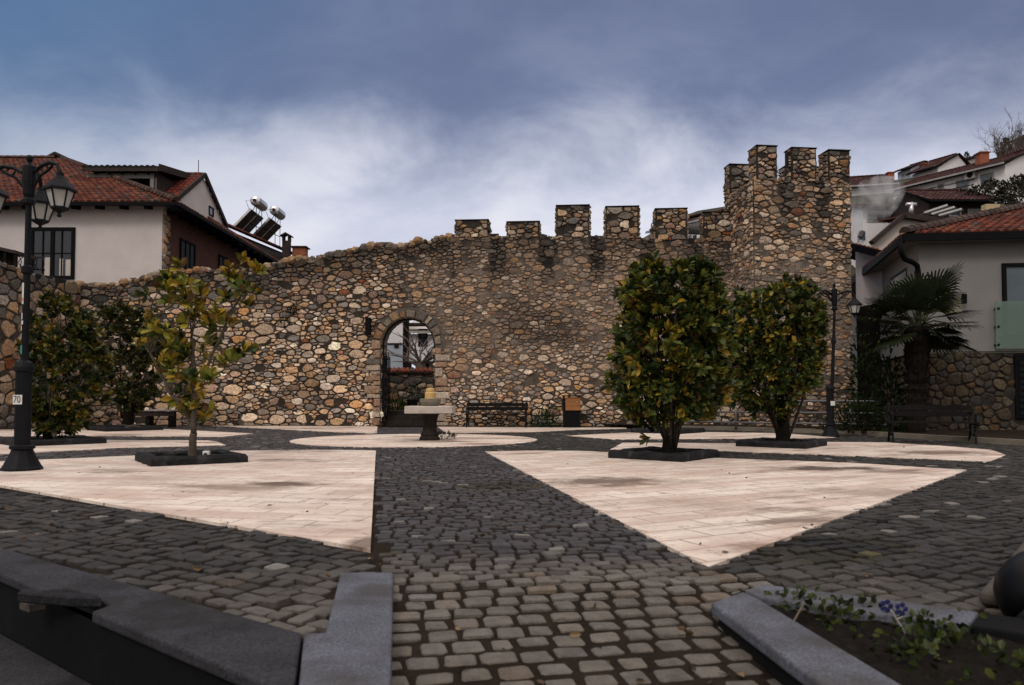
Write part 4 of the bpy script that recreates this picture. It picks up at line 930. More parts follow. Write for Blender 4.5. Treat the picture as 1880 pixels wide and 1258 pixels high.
s0, _ = FP.at(1862, 700); b = MB(); zt2 = FP.at(1870, 650)[1]-.03; zb2 = FP.at(1870, 768)[1]; b.prism([FP.w(s0, zb2, .012), FP.w(s0+1.4, zb2, .012), FP.w(s0+1.4, zt2, .012), FP.w(s0, zt2, .012)], FN*.05); dr0 = b.build('shutter_door', M['fascia'], rh, recalc=True)
for k in range(9):
    b = MB(); zz = zb2+.1+(zt2-zb2-.2)*k/9; b.prism([FP.w(s0+.1, zz, .062), FP.w(s0+1.3, zz, .062), FP.w(s0+1.3, zz+.1, .062), FP.w(s0+.1, zz+.1, .062)], FN*.02); b.build('slat', M['iron'], dr0, recalc=True)
FP2 = Plane(F0, FU); SP2 = Plane(F0+SU*12, -SU); SP2.N = SN
wv = window(rh, FP2, (1838, 483, 1960, 620), 1, 1, .10, 'fascia', 'glass_pale', .07)
b = MB(); a, zt3 = FP2.at(1821, 555); e, zb3 = FP2.at(1990, 640); b.prism([FP2.w(a, zb3, .16), FP2.w(e, zb3, .16), FP2.w(e, zt3, .16), FP2.w(a, zt3, .16)], FN*.018); bal = b.build('glass_balustrade', M['glass_green'], rh, recalc=True)
m_ = M['glass_green']; m_.node_tree.nodes['Principled BSDF'].inputs['Alpha'].default_value = .55
for py in (568, 601, 634):
    b = MB(); s_, zz = FP2.at(1827, py); b.lathe([(.035, 0), (.035, .19), (.03, .2)], FP2.w(s_, zz, .0), 10, M=Matrix((FU, Z, FN)).transposed()); b.build('standoff', M['iron'], bal)
def on_side(px, py):
    d_ = ray(px, py); C = Vector((0, 0, HCAM)); t = (F0-C).dot(SN)/d_.dot(SN); return C+d_*t
def side_rect(px0, py0, px1, py1): 
    p0, p1 = on_side(px0, (py0+py1)/2), on_side(px1, (py0+py1)/2); return (p0-F0).dot(SU), (p1-F0).dot(SU), on_side((px0+px1)/2, py0).z, on_side((px0+px1)/2, py1).z
a, e, zt4, zb4 = side_rect(1637, 500, 1669, 560); b = MB(); b.prism([F0+SU*a+Z*zb4, F0+SU*e+Z*zb4, F0+SU*e+Z*zt4, F0+SU*a+Z*zt4], SN*.04); so = b.build('window', M['fascia'], rh, recalc=True)
b = MB(); k = .12*(1 if a > e else -1); b.prism([F0+SU*(a-k)+SN*.042+Z*(zb4+.1), F0+SU*(e+k)+SN*.042+Z*(zb4+.1), F0+SU*(e+k)+SN*.042+Z*(zt4-.1), F0+SU*(a-k)+SN*.042+Z*(zt4-.1)], SN*.01); b.build('pane', M['glass'], so, recalc=True)
# roof with eaves, hip and tiles
EO = .55; ec = HC + FN*EO + SN*EO*1.0; ez2 = z1+.02
fh = FP.at(1720, 436)[1]-ez2
hipd = (FU+SU).normalized(); hl = 7.4; q = math.sqrt(max(0, 1-hipd.dot(FU)**2)); rs = .36*hl*q
hT = ec+hipd*hl+Z*(ez2+fh+rs)
ecz = ec+Z*(ez2+fh)
b = MB(); Vf = (hT-ecz)-FU*(hT-ecz).dot(FU); hf = (hT-ecz).dot(FU)
tiled(b, ecz+Z*.02, FU, Vf, 11, Vf.length, [(0, -1), (11, -1), (11, Vf.length), (hf, Vf.length), (0, 0)], tw=.24, row=.36, cols=((.27, .075, .04), (.21, .06, .036), (.32, .10, .055), (.17, .06, .04)), amp=.055)
Vs = (hT-ecz)-SU*(hT-ecz).dot(SU); hs = (hT-ecz).dot(SU)
tiled(b, ecz+Z*.02, SU, Vs, 12, Vs.length, [(0, -1), (12, -1), (12, Vs.length), (hs, Vs.length), (0, 0)], tw=.24, row=.36)
ridge(b, ecz+Z*.06, hT+Z*.08, .15, .34, col=(.15, .11, .09)); b.build('roof', M['tile'], rh)
b = MB(); b.prism([ecz-Z*.02, ecz+FU*11-Z*.02, hT+FU*4-Z*.04, hT-Z*.04], (0, 0, -.03)); b.prism([ecz-Z*.02, hT-Z*.04, hT+SU*5-Z*.04, ecz+SU*12-Z*.02], (0, 0, -.03)); b.build('roof_deck', M['dark_wood'], rh, recalc=True)
b = MB(); b.prism([ec+Z*ez2, ec+FU*11+Z*ez2, ec+FU*11-FN*.9+Z*ez2, ec+hipd*.9+Z*ez2], (0, 0, .05)); b.prism([ec+Z*(ez2+.003), ec+hipd*.9+Z*(ez2+.003), ec+SU*12-SN*.9+Z*(ez2+.003), ec+SU*12+Z*(ez2+.003)], (0, 0, .05)); b.build('soffit', M['plaster_cool'], rh, recalc=True)
b = MB(); b.bar(ec+FN*.04-FU*.06+Z*(ez2+fh/2), ec+FN*.04+FU*11+Z*(ez2+fh/2), .08, fh+.03); b.bar(ec+SN*.04-SU*.02+Z*(ez2+fh/2), ec+SN*.04+SU*12+Z*(ez2+fh/2), .08, fh+.03); b.build('fascia', M['fascia'], rh)
dp = [ec+FN*.0-SN*.05+Z*(ez2-.0), ec-FN*.03+FU*.05+Z*(ez2-.16)]
pA = P(1655, 462, 20.6); pts = [P(1652, 446, 20.45), P(1654, 462, 20.45), P(1661, 476, 20.6), P(1676, 482, 20.8), P(1684, 488, 20.9), P(1686, 502, 20.92), P(1686, 560, 20.92), Vector((P(1686, 560, 20.92).x, 20.92, .3))]
b = MB(); b.tube(pts, .07, 10); b.build('downpipe', M['fascia'], rh, smooth=True)
wl_ = thing('wall_lamp', 'black cylinder wall lamp on the white facade beside the window', 'wall lamp', P(1766, 550, 20.6)); s_, zz = FP2.at(1766, 550)
b = MB(); b.lathe([(.05, -.13), (.065, -.13), (.065, .13), (.05, .13)], FP2.w(s_, zz, .14), 12); b.build('lamp_body', M['fascia'], wl_, smooth=False)
b = MB(); b.bar(FP2.w(s_, zz, 0.0), FP2.w(s_, zz, .10), .06, .06); b.build('bracket', M['fascia'], wl_)
# annex behind it, roof corner seen beside the tower
an = thing('tiled_annex', 'small white annex with orange tiled roof between tower and white house', 'annex', P(1610, 500, 27))
y = 26.5; e0, e1 = P(1555, 447, y), P(1622, 463, y-1.6); r0, r1 = P(1555, 450, y+2), P(1664, 430, y+2.6)
ua = (e1-e0).normalized(); va = Vector((.25, .95, .10)); rt = Vector((P(1664, 430, 30).x, 30, P(1664, 430, 30).z))
b = MB(); tiled(b, e0+Z*.02, ua, va-ua*va.dot(ua), (e1-e0).length+.0, 4.0, tw=.2, row=.33, cols=((.33, .10, .045), (.28, .085, .04), (.38, .13, .06)), amp=.03)
b.build('roof', M['tile'], an)
b = MB(); b.prism([e0, e1, e1+va.normalized()*4, e0+va.normalized()*4], (0, 0, -.03)); b.build('roof_deck', M['dark_wood'], an, recalc=True)
b = MB(); b.bar(e0+Vector((0, -.05, -.1)), e1+Vector((0, -.05, -.1)), .1, .24); b.build('fascia', M['fascia'], an)
b = MB(); u2 = Vector((ua.x, ua.y, 0)).normalized(); n2 = Vector((-u2.y, u2.x, 0)); w0, w1 = e0+n2*.35, e1+n2*.35; b.prism([Vector((w0.x, w0.y, 4.15)), Vector((w1.x, w1.y, 4.15)), w1-Z*.1, w0-Z*.1], n2*.3); b.build('wall', M['plaster'], an, recalc=True); b = MB(); b.prism([Vector((w0.x, w0.y, 0)), Vector((w1.x+.6, w1.y, 0)), Vector((w1.x+.6, w1.y, 4.14)), Vector((w0.x, w0.y, 4.14))], n2*.3); b.build('lower_wall', M['dark_wood'], an, recalc=True)  # the dark lower wall puts the shade under the eave into its colour
# ------------------------------------------------------------------ planted trees, palm, shrubs
LT = np.array([(0, 0, 0), (-.36, .30, .03), (0, .33, -.03), (.36, .30, .03), (-.46, .70, .03), (0, .70, -.05), (.46, .70, .03), (0, 1.0, -.10)])
LF = [(0, 2, 1), (0, 3, 2), (1, 2, 5, 4), (2, 3, 6, 5), (4, 5, 7), (5, 6, 7)]
def leaves(b, pos, dirs, length, width, cols, droop=0.0):
    """pos, dirs: (n,3); adds one folded leaf per entry"""
    n = len(pos); d = dirs/np.linalg.norm(dirs, axis=1, keepdims=True); r = nrng.normal(size=(n, 3)); r[:, 2] += .6
    x = np.cross(d, r); x /= np.linalg.norm(x, axis=1, keepdims=True)+1e-9; z = np.cross(x, d)
    flip = np.where(z[:, 2] < -.2, -1, 1)[:, None]; z = z*flip; x = x*flip
    V = pos[:, None, :] + x[:, None, :]*(LT[None, :, 0, None]*width[:, None, None]) + d[:, None, :]*(LT[None, :, 1, None]*length[:, None, None]) + z[:, None, :]*(LT[None, :, 2, None]*length[:, None, None])
    V = V.reshape(-1, 3); o = b.n; b.v.append(V); b.c.append(np.repeat(cols, 8, 0)); 
    for i in range(n): b.f.extend([tuple(o+i*8+q for q in f) for f in LF])
    b.n += n*8
GREEN = [(.024, .040, .008), (.015, .029, .007), (.055, .072, .012), (.105, .112, .017)]
YELL = [(.20, .165, .016), (.145, .130, .016), (.24, .155, .016), (.12, .12, .016)]
BROWN = [(.085, .048, .016), (.065, .038, .015), (.11, .06, .018)]
def leafcols(n, fy, fb):
    out = np.zeros((n, 3))
    for i in range(n):
        u = rnd.random(); s = YELL if u < fy else BROWN if u < fy+fb else GREEN
        out[i] = np.array(s[rnd.randrange(len(s))])*rnd.uniform(.75, 1.3)
    return out
def rosettes(b, C, D, ll, fy, fb, nl=(7, 11), gain=1.0):
    """a whorl of leaves round each shoot tip C pointing along D"""
    P_, Dd = [], []; own = []
    for i in range(len(C)):
        d = D[i]/(np.linalg.norm(D[i])+1e-9); a = np.cross(d, [.3, .5, .8]); a /= np.linalg.norm(a)+1e-9; c = np.cross(d, a); m = rnd.randint(*nl); ph = rnd.random()*6
        yel = rnd.random() < fy; t = rnd.random()
        for k in range(m):
            an = ph+2.4*k; el = rnd.uniform(.25, 1.25); v = d*math.cos(el)+(a*math.cos(an)+c*math.sin(an))*math.sin(el)
            v = v+np.array((0, 0, -.12 if el > .9 else .05)); P_.append(C[i]-d*.02*k*.4); Dd.append(v); own.append((yel, t))
    n = len(P_); L = nrng.uniform(.75, 1.15, n)*ll; W = L*nrng.uniform(.42, .55, n); cols = np.zeros((n, 3))
    for i, (yel, t) in enumerate(own):
        u = rnd.random(); s = (YELL if u < .75 else BROWN if u < .85 else GREEN) if yel else (GREEN if u < 1-fb-.10 else BROWN if u < 1-.10 else YELL)
        cols[i] = np.array(s[min(len(s)-1, int((t*.6+rnd.random()*.4)*len(s)))])*rnd.uniform(.75, 1.25)*gain
    leaves(b, np.array(P_), np.array(Dd), L, W, cols)
def limb(b, p0, p1, r0, r1, bend=.08, n=6, k=7):
    p0, p1 = Vector(p0), Vector(p1); L = (p1-p0).length; o = Vector((rnd.gauss(0, 1), rnd.gauss(0, 1), rnd.uniform(0, .6)))*bend*L; pts = []
    for i in range(n+1):
        t = i/n; pts.append(p0.lerp(p1, t)+o*math.sin(math.pi*t)+Vector((rnd.gauss(0, .012), rnd.gauss(0, .012), 0))*(0 < i < n))
    b.tube(pts, [r0+(r1-r0)*i/n for i in range(n+1)], k)
    return pts
def planter(loc, ang, size, label, name='tree_planter'):
    t = thing(name, label, 'planter', (loc[0], loc[1], 0), ang, 'black stone planters round the trees')
    h = size/2; kw = .17
    for i in range(4):
        b = MB(); Mr = Matrix.Rotation(ang+i*math.pi/2, 4, 'Z'); n = 9; vs = []; 
        prof = [(0, .0), (0, .09), (.03, .125), (kw-.03, .13), (kw, .10), (kw, 0)]
        for j in range(n+1):
            for (w_, z_) in prof:
                e = 1 if 0 < j < n else 0
                x = -h+(2*h)*j/n; inset = w_ if j in (0, n) else w_
                xx = max(-h+w_, min(h-w_, x)) if j in (0, n) else max(-h+w_+.01, min(h-w_-.01, x))
                q = Vector((xx, -h+w_+rnd.gauss(0, .006)*e, max(0, z_+rnd.gauss(0, .006)*(z_ > .05)))); vs.append(Vector((loc[0], loc[1], .004))+(Mr @ q))
        m = len(prof); b.add(vs, [(j*m+k, (j+1)*m+k, (j+1)*m+k+1, j*m+k+1) for j in range(n) for k in range(m-1)]+[tuple(range(m)), tuple(range(n*m, n*m+m))[::-1]])
        b.build('kerb_stone', M['black_stone'], t, recalc=True)
    b = MB(); Mr = Matrix.Rotation(ang, 4, 'Z'); nn = 10; q = h-kw+.02
    b.add([Vector((loc[0], loc[1], 0))+(Mr @ Vector((-q+2*q*i/nn, -q+2*q*j/nn, .06+rnd.gauss(0, .01)))) for j in range(nn+1) for i in range(nn+1)], [(j*(nn+1)+i, j*(nn+1)+i+1, (j+1)*(nn+1)+i+1, (j+1)*(nn+1)+i) for j in range(nn) for i in range(nn)])
    b.build('planter_soil', M['soil'], t, smooth=True)
    return t
planter((-4.83, 11.5), R(35), 1.32, 'black stone planter round the sparse yellowing tree in the left foreground')
planter((2.44, 12.25), R(51), 1.30, 'black stone planter round the tall dense tree in the right foreground')
planter((5.38, 15.25), R(52), 1.36, 'black stone planter round the vase-shaped tree beside the right lamp')
planter((-9.7, 16.1), R(47), 1.62, 'black stone planter round the bushy tree behind the near lamp')
planter((-11.6, 22.9), R(47), 1.6, 'black stone planter with pale planks before the far left bench')
planter((4.35, 21.3), R(50), 1.5, 'black stone planter half hidden behind the tall dense tree')
def crown_tree(base, px_prof, Y, label, fy, fb, ll, nros, stems, trunk=(.07, .6), bark='bark_dark', depth=1.0, ntw=30, holes=.25, name='magnolia_tree', gain=1.0):
    """px_prof: rows (py, left px, right px) of the crown's outline at distance Y; the crown is as deep as it is wide"""
    t = thing(name, label, 'tree', base, 0, 'magnolia trees in stone planters'); base = Vector(base)
    rows = []
    for py, a, c in px_prof:
        l, r = P(a, py, Y), P(c, py, Y); rows.append((l.z, (l.x+r.x)/2, (r.x-l.x)/2))
    rows.sort(); zs = np.array([r[0] for r in rows]); cxs = np.array([r[1] for r in rows]); hw = np.array([r[2] for r in rows])
    C, D = [], []; wgt = np.maximum(hw, .15); off = rnd.random()*50
    def spot(shell):
        while True:
            z = rnd.uniform(zs[0], zs[-1]); h = np.interp(z, zs, hw)
            if rnd.random() > (h/hw.max())**.8+.05: continue
            an = rnd.uniform(0, 2*math.pi); lump = 1+.10*mnoise.noise(Vector((math.cos(an)*1.5+off, math.sin(an)*1.5, z*1.6)))
            rad = rnd.uniform(.76, .92) if shell else math.sqrt(rnd.uniform(.05, .8))
            if shell and mnoise.noise(Vector((math.cos(an)*2+off, math.sin(an)*2, z*2.4+9))) < -holes: continue
            return np.array((np.interp(z, zs, cxs)+math.cos(an)*rad*h*lump, Y+math.sin(an)*rad*h*depth*lump, z-.08)), an, rad, (z-zs[0])/(zs[-1]-zs[0])
    def put(c, an, rad, tz):
        up = .30+.9*smooth01(.55, 1, tz)-.2*smooth01(.4, 0, tz)
        C.append(c); D.append((math.cos(an)*rad+rnd.gauss(0, .3), math.sin(an)*rad+rnd.gauss(0, .3), up+rnd.gauss(0, .3)))
    hmax = hw.max()
    while len(C) < nros*.72:                                       # tufts: several whorls crowd together, with gaps between tufts
        c, an, rad, tz = spot(True); sg = rnd.uniform(.06, .11)*hmax
        for _ in range(rnd.randint(3, 7)): put(c+nrng.normal(0, 1, 3)*sg, an, rad, tz)
    while len(C) < nros:
        put(*spot(False))
    C, D = np.array(C), np.array(D)
    b = MB(); rosettes(b, C, D, ll, fy, fb, gain=gain); b.build('crown', M['leaf'], t, smooth=False)
    b = MB(); sb_ = MB(); r0, hh = trunk; top = base+Vector((rnd.gauss(0, .03), rnd.gauss(0, .03), hh)); limb(b, base-Vector((0, 0, .05)), top, r0*1.25, r0, .03); tips = [(top, r0)]
    zc_ = (zs[0]+zs[-1])/2
    for s_ in range(stems):
        an = 2*math.pi*s_/stems+rnd.uniform(-.3, .3); zt_ = rnd.uniform(.45, .95)*(zs[-1]-zs[0])+zs[0]; h = np.interp(zt_, zs, hw)*rnd.uniform(.45, .85)
        low = base+Vector((math.cos(an)*r0*.9, math.sin(an)*r0*.9, rnd.uniform(.0, hh*.9))); end = Vector((np.interp(zt_, zs, cxs)+math.cos(an)*h, Y+math.sin(an)*h, zt_))
        pts = limb(sb_, low, end, r0*.27, .010, .07, 8)
    for i in nrng.choice(len(C), min(ntw, len(C)), replace=False):
        c = Vector(C[i]); ax = Vector((np.interp(c.z-.5, zs, cxs), Y, max(base.z+hh, c.z-.55))); limb(b, ax.lerp(c, .15), c, .016, .006, .05, 4, 5)
    b.build('trunk', M[bark], t, smooth=True); sb_.build('stem', M['stem'], t, smooth=True)
    return t
crown_tree((G(1229, 828).x*12.25/13.85, 12.25, .05), [(484, 1205, 1285), (492, 1172, 1312), (520, 1143, 1328), (600, 1124, 1338), (700, 1120, 1342), (735, 1135, 1318), (752, 1160, 1280), (760, 1180, 1230)], 12.25, 'tall dense dark green magnolia standing in the right foreground planter', .17, .05, .165, 1150, 12, (.09, .30), depth=.95, ntw=40, holes=.42)
crown_tree((5.42, 15.3, .05), [(521, 1375, 1475), (532, 1350, 1502), (575, 1338, 1514), (630, 1334, 1517), (690, 1338, 1490), (725, 1352, 1468), (745, 1380, 1450), (752, 1400, 1440)], 15.3, 'rounded green magnolia with bare forked base, left of the far lamp', .13, .05, .155, 980, 8, (.12, .55), depth=.95, ntw=35, holes=.45)
crown_tree((-9.78, 16.1, .05), [(532, 84, 112), (560, 68, 150), (600, 58, 192), (660, 48, 203), (720, 55, 190), (760, 70, 160), (785, 78, 118)], 16.1, 'bushy olive magnolia with yellow tips right behind the near lamp', .22, .10, .16, 520, 6, (.08, .5), ntw=30, holes=.2, gain=.75)
crown_tree((-11.55, 22.9, .05), [(560, 195, 268), (580, 178, 290), (640, 180, 302), (690, 192, 296), (730, 212, 275), (745, 225, 255)], 22.9, 'darkest magnolia farthest left, growing before the long stone wall', .05, .06, .16, 560, 5, (.14, .9), ntw=25, holes=.35, gain=.45)
# the sparse tree of the left foreground, limb by limb
def sparse_tree():
    Y = 11.6; base = Vector((P(354, 840, Y).x, Y, .04)); t = thing('magnolia_tree', 'sparse yellowing magnolia with open branches in the left foreground', 'tree', base, 0, 'magnolia trees in stone planters')
    b = MB(); J = lambda px, py, dy=0.0: P(px, py, Y+dy)+Vector((0, dy, 0))*0
    a0 = J(356, 795); limb(b, base-Vector((0, 0, .05)), a0, .066, .052, .04, 6, 9)
    l1 = J(315, 725, -.1); l2 = J(276, 650, -.15); limb(b, J(352, 815), l1, .035, .028, .06); limb(b, l1, l2, .028, .018, .05)
    m1 = J(358, 720, .05); m2 = J(352, 620, .05); limb(b, a0, m1, .044, .034, .05); limb(b, m1, m2, .042, .028, .04)
    r1 = J(395, 640, .1); r2 = J(420, 575, .1); limb(b, m1, r1, .030, .022, .05); limb(b, r1, r2, .022, .016, .04)
    r3 = J(452, 520, .05); limb(b, r2, r3, .018, .012, .04)
    cl = [(298, 520, 30, l2), (330, 508, 26, m2), (318, 545, 28, l2), (362, 535, 32, m2), (372, 560, 26, m2), (430, 500, 30, r3), (462, 515, 30, r3), (445, 540, 26, r3), (345, 575, 26, m2), (390, 590, 30, r2), (412, 600, 22, r2), (278, 600, 28, l2), (300, 610, 26, l2), (330, 615, 24, l2), (262, 632, 20, l2), (372, 640, 32, m2), (345, 650, 24, m2), (418, 655, 28, r1), (448, 648, 22, r1), (320, 672, 30, l1), (350, 690, 28, m1), (378, 690, 22, m1), (340, 725, 28, m1), (362, 735, 26, m1), (338, 758, 22, a0), (372, 750, 22, a0), (352, 770, 22, a0), (310, 690, 20, l1), (300, 655, 18, l1)]
    C, D = [], []; sc = Y/FPX
    for x, y, r, src in cl:
        dy = rnd.uniform(-.35, .35); c = J(x, y, dy); k = limb(b, src, c, .013, .007, .08, 4, 5)
        for _ in range(max(3, int(r*.17))):
            o = Vector((rnd.gauss(0, .45), rnd.gauss(0, .45), rnd.gauss(0, .42)))*r*sc*1.0; C.append(c+o); d = o*2+Vector((rnd.gauss(0, .25), rnd.gauss(0, .25), .45)); D.append(d)
    bb = MB(); rosettes(bb, np.array([tuple(c) for c in C]), np.array([tuple(d) for d in D]), .185, .74, .08, (8, 12), 1.2); bb.build('crown', M['leaf'], t); b.build('trunk', M['bark'], t, smooth=True)
sparse_tree()
def palm():
    Y = 19.2; base = Vector((P(1682, 800, Y).x, Y, .1)); t = thing('fan_palm', 'fan palm with drooping dark fronds before the white house', 'palm', base)
    top = P(1684, 600, Y); b = MB(); n = 22; pts = [base.lerp(top, i/n) for i in range(n+1)]
    b.tube(pts, [.22+.03*((i % 2)*2-1)*rnd.random()+(.06 if i > n*.6 else 0) for i in range(n+1)], 10)
    for i in range(150):
        z = rnd.uniform(.3, 1); a = rnd.uniform(0, 6.28); c = base.lerp(top, z)+Vector((math.cos(a)*.22, math.sin(a)*.22, 0)); e = c+Vector((math.cos(a)*.10, math.sin(a)*.10, rnd.uniform(.05, .2))); b.tube([c, e], [.022, .006], 4)
    b.build('trunk', M['bark_dark'], t)
    spec = []
    tips = [(1612, 560), (1590, 585), (1600, 610), (1605, 650), (1632, 545), (1660, 528), (1690, 530), (1715, 518), (1735, 530), (1752, 560), (1765, 590), (1772, 625), (1745, 640), (1640, 585), (1625, 620), (1655, 560), (1680, 545), (1705, 560), (1730, 580), (1750, 605), (1720, 615), (1600, 570), (1650, 610), (1700, 590), (1620, 590), (1760, 640)]
    for px, py in tips+[(x_+rnd.uniform(-25, 25), y_+rnd.uniform(-18, 22)) for x_, y_ in tips[::2]]:
        hub = P(px*.70+1684*.30, py*.74+598*.26, Y)+Vector((0, rnd.uniform(-.55, .5), 0)); spec.append(hub)
    for hub in spec:
        org = top+Vector((rnd.gauss(0, .05), rnd.gauss(0, .05), rnd.uniform(-.25, .05))); b = MB(); midp = org.lerp(hub, .55)+Vector((0, 0, .10)); b.tube([org, midp, hub], [.022, .016, .012], 5, (.03, .035, .012))
        d = (hub-midp).normalized(); d = (d+Vector((0, 0, .05))).normalized(); sx = d.cross(Z).normalized(); up_ = sx.cross(d); L = rnd.uniform(.66, .9); m = 26
        old = rnd.random() < .12; c0 = np.array((.085, .08, .018) if old else (.021, .032, .012))*rnd.uniform(.75, 1.3)
        for k in range(m):
            a = R(-105)+R(210)*k/(m-1); v = (d*math.cos(a)+sx*math.sin(a)+up_*(.10*math.cos(a*1.4))).normalized(); l = L*(1-.25*abs(a)/R(105))*rnd.uniform(.9, 1.05); s_ = v.cross(up_).normalized()*.030
            p1 = hub+v*l*.55; p2 = hub+v*l*.85+Vector((0, 0, -.02*l)); p3 = hub+v*l+Vector((0, 0, -rnd.uniform(.02, .15)*l)); c = c0*rnd.uniform(.8, 1.2)
            b.add([hub, p1+s_, p1-s_, p2+s_*.7, p2-s_*.7, p3], [(0, 1, 2), (1, 3, 4, 2), (3, 5, 4)], c)
        b.build('frond', M['palm'], t)
palm()
def shrub(name, label, cat, c, rx, ry, rz, n, ll, cols, w=.45, up=.4):
    t = thing(name, label, cat, (c[0], c[1], c[2])); b = MB(); pos, ds = [], []
    for i in range(n):
        a, u = rnd.uniform(0, 6.283), rnd.uniform(-.2, 1); q = math.sqrt(max(0, 1-u*u)); r = rnd.uniform(.45, 1)**.6*(1+.3*mnoise.noise(Vector((math.cos(a)*2+c[0], math.sin(a)*2, u*2)))); pos.append((c[0]+rx*q*math.cos(a)*r, c[1]+ry*q*math.sin(a)*r, c[2]+rz*max(0, u)*r+.03)); ds.append((q*math.cos(a), q*math.sin(a), u*.6+up+rnd.gauss(0, .3)))
    cc = np.array([np.array(cols[rnd.randrange(len(cols))])*rnd.uniform(.7, 1.3) for _ in range(n)]); L = nrng.uniform(.7, 1.2, n)*ll
    leaves(b, np.array(pos), np.array(ds), L, L*w, cc); b.build('foliage', M['grass'], t)
    b = MB()
    for i in range(5): b.tube([Vector(c)+Vector((rnd.gauss(0, .04), rnd.gauss(0, .04), -.05)), Vector(c)+Vector((rnd.gauss(0, rx*.4), rnd.gauss(0, ry*.4), rz*.7))], [.015, .006], 4)
    b.build('stem', M['bark_dark'], t); return t
DG = [(.012, .020, .007), (.017, .026, .008), (.009, .015, .006)]; DGO = DG+[(.035, .028, .010)]
y = 25.1
for px, hh, lb in ((992, 22, 'small dark conifer bush by the wall nearest the bench'), (1010, 26, 'small dark conifer bush by the wall nearest the litter bin')):
    q = P(px, 786, y); shrub('conifer_bush', lb, 'bush', (q.x, y-.1, 0), .30, .25, .6*hh/24, 420, .11, [(.012, .036, .016), (.009, .026, .012)], .16, .9)
q = G(1578, 802); shrub('low_shrub', 'low round brownish shrub behind the railing beside the far lamp', 'shrub', (q.x+.2, q.y+1.0, .1), .75, .5, .75, 650, .09, DGO)
q = G(1650, 806); shrub('low_shrub', 'dark leafy shrub behind the bench at the foot of the palm', 'shrub', (q.x-.1, q.y+1.6, .1), .55, .45, .95, 520, .10, DG)
q = P(1635, 800, 20.0); shrub('tall_shrub', 'tall thin dark shrub between the tower and the palm', 'shrub', (q.x, 20.0, .1), .35, .35, 2.2, 520, .16, DG)
q = P(1600, 800, 21.8); shrub('tall_shrub', 'tall dark shrub in the shade of the gap beside the tower', 'shrub', (q.x, 22.2, .1), .42, .4, 2.6, 620, .16, DG)
for px, py, lb in ((540, 570, 'dark weed tuft rooted high in the wall left of the arch'), (524, 592, 'dark weed tuft lower left of its neighbour in the wall')):
    s_, z_ = wxy(px, py); p = WP.w(s_, z_-.12, .05); shrub('wall_weed', lb, 'weed', p, .22, .12, .28, 130, .09, DG, .3)
